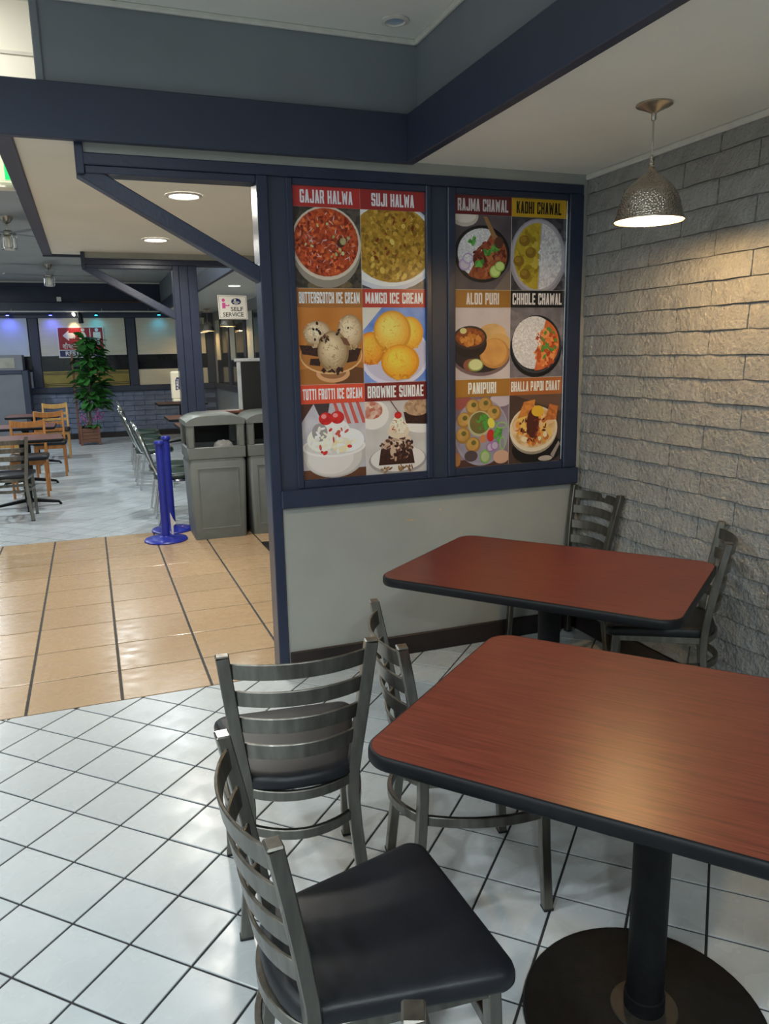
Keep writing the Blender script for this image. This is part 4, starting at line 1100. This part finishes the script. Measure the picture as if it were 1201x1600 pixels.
def d_butter(p):
    p.poly([(0, 0), (1, 0), (1, 1), (0, 1)], pm('a9682a', 'b5763a', 5, False)); p.poly([(0, 0), (1, 0), (1, .28), (0, .2)], pm('96602c')); p.poly([(.55, 0), (1, 0), (1, .2), (.7, .25)], pm('5d3a20'))
    p.e(.52, .14, .26, .12, pm('c09068')); p.e(.52, .15, .2, .08, pm('8d5f3c')); p.e(.5, .38, .48, .25, pm('c9a274')); p.e(.5, .392, .465, .24, pm('9c6630'))
    p.poly([(.02, .52), (.32, .50), (.34, .36), (.06, .40)], CHOC); p.poly([(.68, .5), (.97, .46), (.9, .3), (.62, .26)], CHOC); p.poly([(.18, .34), (.34, .34), (.32, .24), (.16, .26)], CHOC)
    scoop(p, .30, .66, .21, .17, '8a6e4c', 'd8c6aa', 7); scoop(p, .80, .68, .20, .23, '8a6e4c', 'd6c4a6', 8); scoop(p, .53, .43, .24, .27, '7a6040', 'cdb896', 9)
    p.sc(10, 5, .32, .74, .14, .07, .022, .022, [CHOC]); p.sc(11, 6, .74, .68, .16, .12, .022, .018, [CHOC]); p.poly([(.64, .62), (.74, .6), (.8, .5), (.7, .52)], pm('6a4630')); p.sc(13, 10, .42, .6, .2, .04, .03, .014, [pm('6a4630'), CHOC]); p.sc(12, 8, .5, .18, .16, .03, .04, .02, [CHOC])
def d_mango(p):
    p.poly([(0, 0), (1, 0), (1, 1), (0, 1)], pm('5474b8', '7f97cc', 8, False)); p.poly([(0, .7), (.3, 1), (0, 1)], pm('c4c0b8')); p.e(.5, .36, .56, .42, pm('c5c2d2')); p.e(.5, .38, .52, .38, pm('b3aec2'))
    scoop(p, .12, .46, .22, .22, 'b86a18', 'eca83c', 14); scoop(p, .74, .66, .22, .22, 'c88420', 'f0c050', 15); scoop(p, .46, .68, .30, .28, 'b87a1c', 'eec564', 16); scoop(p, .58, .27, .31, .24, 'c07818', 'f4bc44', 17)
def d_tutti(p):
    p.poly([(0, 0), (1, 0), (1, 1), (0, 1)], pm('b9b4ba', 'a39ea6', 10, False)); p.poly([(0, .75), (.2, 1), (0, 1)], pm('4a2a22')); p.poly([(.2, 1), (.3, .8), (.4, .8), (.45, 1)], pm('3f3434'))
    for u in (.5, .62, .74, .86): p.poly([(u, 1), (u+.05, 1), (u+.16, .72), (u+.1, .72)], pm('b5524c'))
    p.poly([(0, 0), (1, 0), (1, .12), (0, .12)], pm('5a3a28')); p.e(.5, .32, .5, .32, pm('a8a29e')); p.e(.48, .30, .46, .28, pm('bbb5b0')); p.e(.44, .27, .36, .22, pm('c8c2bd')); p.e(.5, .42, .5, .14, pm('d2cdca')); p.e(.5, .43, .46, .12, pm('c0b8b2'))
    p.e(.3, .52, .22, .16, pm('d8d0c4')); p.e(.5, .62, .26, .18, pm('d5d0ce')); p.e(.72, .5, .26, .16, pm('e0dad2')); p.e(.28, .62, .12, .12, pm('8d8684')); p.e(.62, .44, .16, .1, pm('d8c49a'))
    p.sc(17, 60, .5, .52, .38, .18, .05, .02, [pm('e6e2e0'), pm('cdc6c0'), pm('d8cfb8')]); p.e(.38, .80, .11, .085, CHER); p.e(.56, .81, .11, .085, CHER); p.e(.35, .83, .04, .03, pm('d98080')); p.e(.53, .84, .04, .03, pm('d98080'))
    p.sc(18, 12, .5, .5, .36, .2, .035, .02, [CHER, pm('b24a40')])
def d_brown(p):
    p.poly([(0, 0), (1, 0), (1, 1), (0, 1)], pm('bab5b2', 'aba6a4', 8, False)); p.e(.12, .82, .26, .2, pm('cfcac6')); p.e(.1, .88, .18, .12, pm('a5543e', 'c9b0a0', 60))
    p.e(.95, .66, .34, .12, pm('d0ccc8')); p.poly([(.66, .68), (1, .66), (1, .84), (.62, .84)], CHOC); p.e(.85, .9, .22, .12, pm('b59678', '8a6a50', 70))
    p.e(.52, .18, .48, .2, pm('8f8a88')); p.e(.52, .20, .45, .18, pm('c8c3bf')); p.poly([(.2, .12), (.8, .12), (.76, .32), (.24, .34)], CHOC); p.poly([(.3, .32), (.74, .32), (.66, .54), (.4, .54)], pm('5a3a2c', '2e1a14', 60))
    p.e(.52, .40, .13, .10, pm('c9b3a0')); p.e(.36, .42, .07, .07, pm('b59c88')); p.e(.66, .46, .08, .06, pm('c4ae9a')); p.e(.44, .3, .05, .07, pm('b59c88'))
    p.sc(19, 70, .52, .36, .27, .17, .035, .02, [CHOC, pm('3c231a'), pm('5a3a2c'), pm('a58a74')])
    p.e(.53, .58, .18, .10, pm('c9b8a2')); p.e(.53, .65, .14, .09, pm('d6c8b4')); p.e(.53, .72, .09, .07, pm('dccfbc')); p.sc(33, 26, .53, .64, .12, .1, .03, .008, [pm('b8a288'), pm('e4dac8'), pm('a85a3c')]); p.e(.53, .80, .06, .048, CHER)
    p.sc(20, 16, .5, .06, .3, .04, .04, .015, [pm('8a6a48'), pm('6d4c34')]); p.poly([(.4, 1), (.42, 1), (.56, .82), (.545, .82)], pm('5a2a24'))
def d_rajma(p):
    p.poly([(0, 0), (1, 0), (1, 1), (0, 1)], pm('5a5054', '484044', 6, False)); p.poly([(.2, 0), (.7, 0), (1, .3), (1, 0)], pm('6e6058')); p.e(.18, .98, .24, .14, pm('b0a59a')); p.e(.18, .99, .2, .1, pm('c4bbb2'))
    p.e(.49, .48, .49, .385, pm('1b1919')); p.e(.49, .49, .455, .355, pm('282424')); p.half(.49, .49, .43, .335, 1, -.72, .12, RICE)
    p.half(.49, .47, .44, .33, -1, .72, -.10, SAU); p.sc(21, 150, .62, .42, .27, .22, .045, .028, [pm('6d2f20'), pm('8c4830'), pm('a3623e'), pm('57251a')])
    for u, w in ((.32, .66), (.58, .52), (.72, .56), (.44, .36)): p.sc(int(u*99), 9, u, w, .06, .05, .035, .028, [LEAFM, pm('5f9f48')])
    p.ring(.18, .34, .10, .085, .025, ONI, pm('b9b0b8')); p.ring(.24, .42, .09, .075, .02, ONI, RICE)
    p.e(.72, .25, .10, .085, LIMED); p.e(.72, .255, .08, .066, LIME); p.e(.80, .32, .09, .07, LIMED); p.e(.80, .325, .07, .054, LIME); p.poly([(.5, .98), (.57, .98), (.76, .70), (.68, .68)], pm('8a6844')); p.e(.78, .64, .08, .08, pm('553425'))
def d_kadhi(p):
    p.poly([(0, 0), (1, 0), (1, 1), (0, 1)], pm('2a282c', '49464c', 30)); p.e(.5, .45, .53, .54, pm('8b8690')); p.e(.5, .47, .50, .50, pm('9f9aa2'))
    p.half(.5, .47, .45, .46, 1, -.05, .5, pm('9a8420', 'b39c34', 40)); p.half(.5, .47, .45, .46, -1, .05, -.52, RICE); p.sc(22, 110, .72, .46, .22, .38, .035, .018, [pm('cac5c8'), pm('b3aeb3'), pm('dcd8da')])
    p.sc(23, 40, .3, .45, .2, .36, .06, .05, [pm('a8922a'), pm('b8a444'), pm('8c761c')])
    for u, w in ((.24, .68), (.36, .52), (.14, .40), (.26, .22)): p.e(u, w, .1, .075, pm('7d5f20')); p.e(u-.02, w+.02, .06, .04, pm('947428'))
def d_aloo(p):
    p.poly([(0, 0), (1, 0), (1, 1), (0, 1)], pm('b8aeb0', 'aaa0a4', 5, False)); p.e(.48, .34, .54, .30, pm('6a5658')); p.e(.48, .37, .51, .28, pm('2e2424'))
    p.e(.68, .62, .26, .16, pm('c2a070', 'b08c58', 14, False)); p.e(.8, .5, .22, .14, pm('b8945e')); p.e(.72, .36, .27, .215, pm('a87840')); p.e(.71, .375, .24, .19, pm('bf9052', 'b08046', 14, False))
    p.e(.28, .50, .30, .20, pm('231b1b')); p.e(.28, .585, .30, .165, pm('352828')); p.e(.28, .59, .26, .13, pm('6a3416', '8a4c22', 60)); p.sc(24, 16, .28, .56, .18, .07, .05, .035, [pm('b07838'), pm('a06428')]); p.e(.16, .68, .06, .04, pm('b8b47a'))
    p.e(.30, .2, .14, .09, pm('7a4a38')); p.e(.38, .2, .14, .09, pm('7d8a4a')); p.e(.38, .205, .12, .075, pm('bdbf8a'))
def d_chhole(p):
    p.poly([(0, 0), (1, 0), (1, 1), (0, 1)], pm('5f5a60', '736e74', 40)); p.e(.5, .42, .50, .42, pm('141314')); p.e(.5, .48, .475, .42, pm('3a3a40')); p.e(.5, .49, .455, .40, pm('1e1c1d'))
    p.half(.46, .50, .42, .38, 1, -.28, .44, RICE); p.half(.5, .48, .44, .38, -1, .28, -.44, pm('b0542a', 'c97040', 60)); p.sc(25, 110, .68, .42, .2, .26, .05, .036, [pm('c8703c'), pm('a84a24'), pm('d98850'), pm('9a3f1e')])
    p.sc(26, 80, .32, .56, .26, .26, .03, .01, [pm('d8d4d2'), pm('beb9ba')]); p.sc(27, 16, .74, .46, .16, .24, .04, .028, [LEAFM, pm('5a7a38')])
def d_pani(p):
    p.poly([(0, 0), (1, 0), (1, 1), (0, 1)], pm('6a5a68', '7d6c7c', 8, False)); p.e(.1, .95, .2, .12, pm('8a4a44')); p.e(.85, .95, .2, .1, pm('b0a4ae')); p.poly([(0, 0), (1, 0), (1, .14), (0, .1)], pm('4a302a'))
    p.e(.5, .49, .50, .48, pm('8f8a98')); p.e(.5, .50, .47, .45, pm('7f7a8c', '8f8a9c', 6, False))
    for i, (u, w) in enumerate(((.34, .86), (.56, .88), (.72, .76), (.18, .68), (.16, .46), (.34, .32))):
        p.e(u, w, .135, .115, pm('8f6a34')); p.e(u-.01, w+.012, .11, .09, pm('b38e50', 'a27c40', 25, False)); p.e(u+.01, w+.03, .045, .035, pm('5f5a28'))
    p.e(.46, .62, .215, .185, pm('a5a07c')); p.e(.46, .63, .185, .155, pm('6b5c34', '5a5a2c', 20, False)); p.sc(28, 26, .52, .64, .11, .11, .04, .018, [LEAFM, pm('4a8a38')])
    p.e(.67, .62, .06, .08, pm('c9c04a'), .5); p.e(.66, .44, .07, .09, pm('b02c22')); p.e(.52, .4, .06, .06, pm('b5744c')); p.sc(29, 30, .8, .46, .06, .14, .05, .022, [LEAFM, pm('4f9440')])
    for u, w in ((.66, .27), (.74, .29)): p.ring(u, w, .075, .07, .018, pm('8d5f9c'), pm('a79ab0'))
    p.ring(.86, .58, .1, .05, .02, pm('86a860'), pm('7f7a8c')); p.ring(.88, .32, .06, .1, .02, pm('86a860'), pm('7f7a8c')); p.ring(.56, .14, .10, .1, .025, pm('6f9a4a'), pm('9aa67a')); p.e(.3, .16, .12, .08, pm('4a3c40')); p.e(.86, .12, .15, .1, pm('b5907c')); p.e(.05, .12, .06, .1, pm('9a6a3c'))
def d_bhalla(p):
    p.poly([(0, 0), (1, 0), (1, 1), (0, 1)], pm('3a2a24', '4a3830', 10, False)); p.poly([(.1, 1), (1, .75), (1, 1)], pm('5d463a')); p.e(.56, .2, .5, .24, pm('171212'))
    p.e(.48, .46, .46, .34, pm('8f8272')); p.e(.48, .50, .47, .34, pm('c9bda8')); p.e(.48, .52, .43, .30, pm('b58a4c', 'd0b894', 22, False))
    p.sc(30, 60, .48, .54, .36, .26, .07, .045, [pm('c98a3a'), pm('d8c4a4'), pm('b0642c'), pm('cfae5a'), pm('c9a884')]); p.poly([(.16, .66), (.28, .9), (.5, .93), (.46, .72)], pm('c2803c', 'a8642c', 60)); p.poly([(.7, .62), (.78, .86), (.95, .82), (.92, .62)], pm('b8703a', '9a5428', 60))
    p.e(.46, .58, .12, .22, pm('4a2218')); p.sc(31, 30, .46, .52, .26, .2, .04, .018, [pm('5c2416'), pm('3f1a12'), pm('7a3020')]); p.e(.55, .76, .12, .08, pm('c9a030')); p.poly([(.82, .1), (.98, .3), (1, .25), (.88, .05)], pm('8a8078')); p.e(.72, .05, .14, .04, pm('a89c90'))
rows = ((2.252, 2.165, 1.817), (1.817, 1.733, 1.385), (1.385, 1.297, .943))
def poster(cols, cells, label):
    t = thing('menu_poster', label, 'poster', (0, 0, 0), 0, 'menu posters')
    yb = PY+.018
    sbox('backing', M_SIGNW, t, cols[0], cols[2], yb, yb+.008, .943, 2.252)
    for (zt, zm, zb), row in zip(rows, cells):
        for c in (0, 1):
            txt, bc, tcol, fn = row[c]; x0, x1 = cols[c]+.001, cols[c+1]-.001
            b = sbox('banner', pm(bc, None), t, x0, x1, yb-.0022, yb, zm, zt-.001)
            w = min(.29, .0195*sum(GW.get(c_, 1.0)+.16 for c_ in txt)); h = .056 if len(txt) < 15 else .05
            block_text(txt, (x0+x1)/2-w/2, (zm+zt)/2-h/2, w, h, yb-.0026, pm(tcol, None), 'lettering', b)
            p = Pic(x0, x1, zb+.0005, zm-.0005, yb-.0003); fn(p); p.done(t)
poster((.905, 1.2215, 1.541), [[('GAJAR HALWA', 'a5322f', 'd4cdd2', d_gajar), ('SUJI HALWA', '8c2a2a', 'd4cdd2', d_suji)],
    [('BUTTERSCOTCH ICE CREAM', '96602c', 'ddd6d2', d_butter), ('MANGO ICE CREAM', 'a3332c', 'ddd6d2', d_mango)],
    [('TUTTI FRUTTI ICE CREAM', 'c4472f', 'e2dcd8', d_tutti), ('BROWNIE SUNDAE', '6f211c', 'e2dcd8', d_brown)]], 'left menu poster of desserts and ice creams with red banners')
poster((1.692, 2.004, 2.312), [[('RAJMA CHAWAL', '5e2224', 'b9b2b4', d_rajma), ('KADHI CHAWAL', 'b08c20', '14120f', d_kadhi)],
    [('ALOO PURI', '8c6228', 'c9c2be', d_aloo), ('CHHOLE CHAWAL', '121113', 'cfc9c8', d_chhole)],
    [('PANIPURI', '94682a', 'd8d2cc', d_pani), ('BHALLA PAPDI CHAAT', '9c5a2c', 'd8d2cc', d_bhalla)]], 'right menu poster of savoury dishes beside the brick wall')
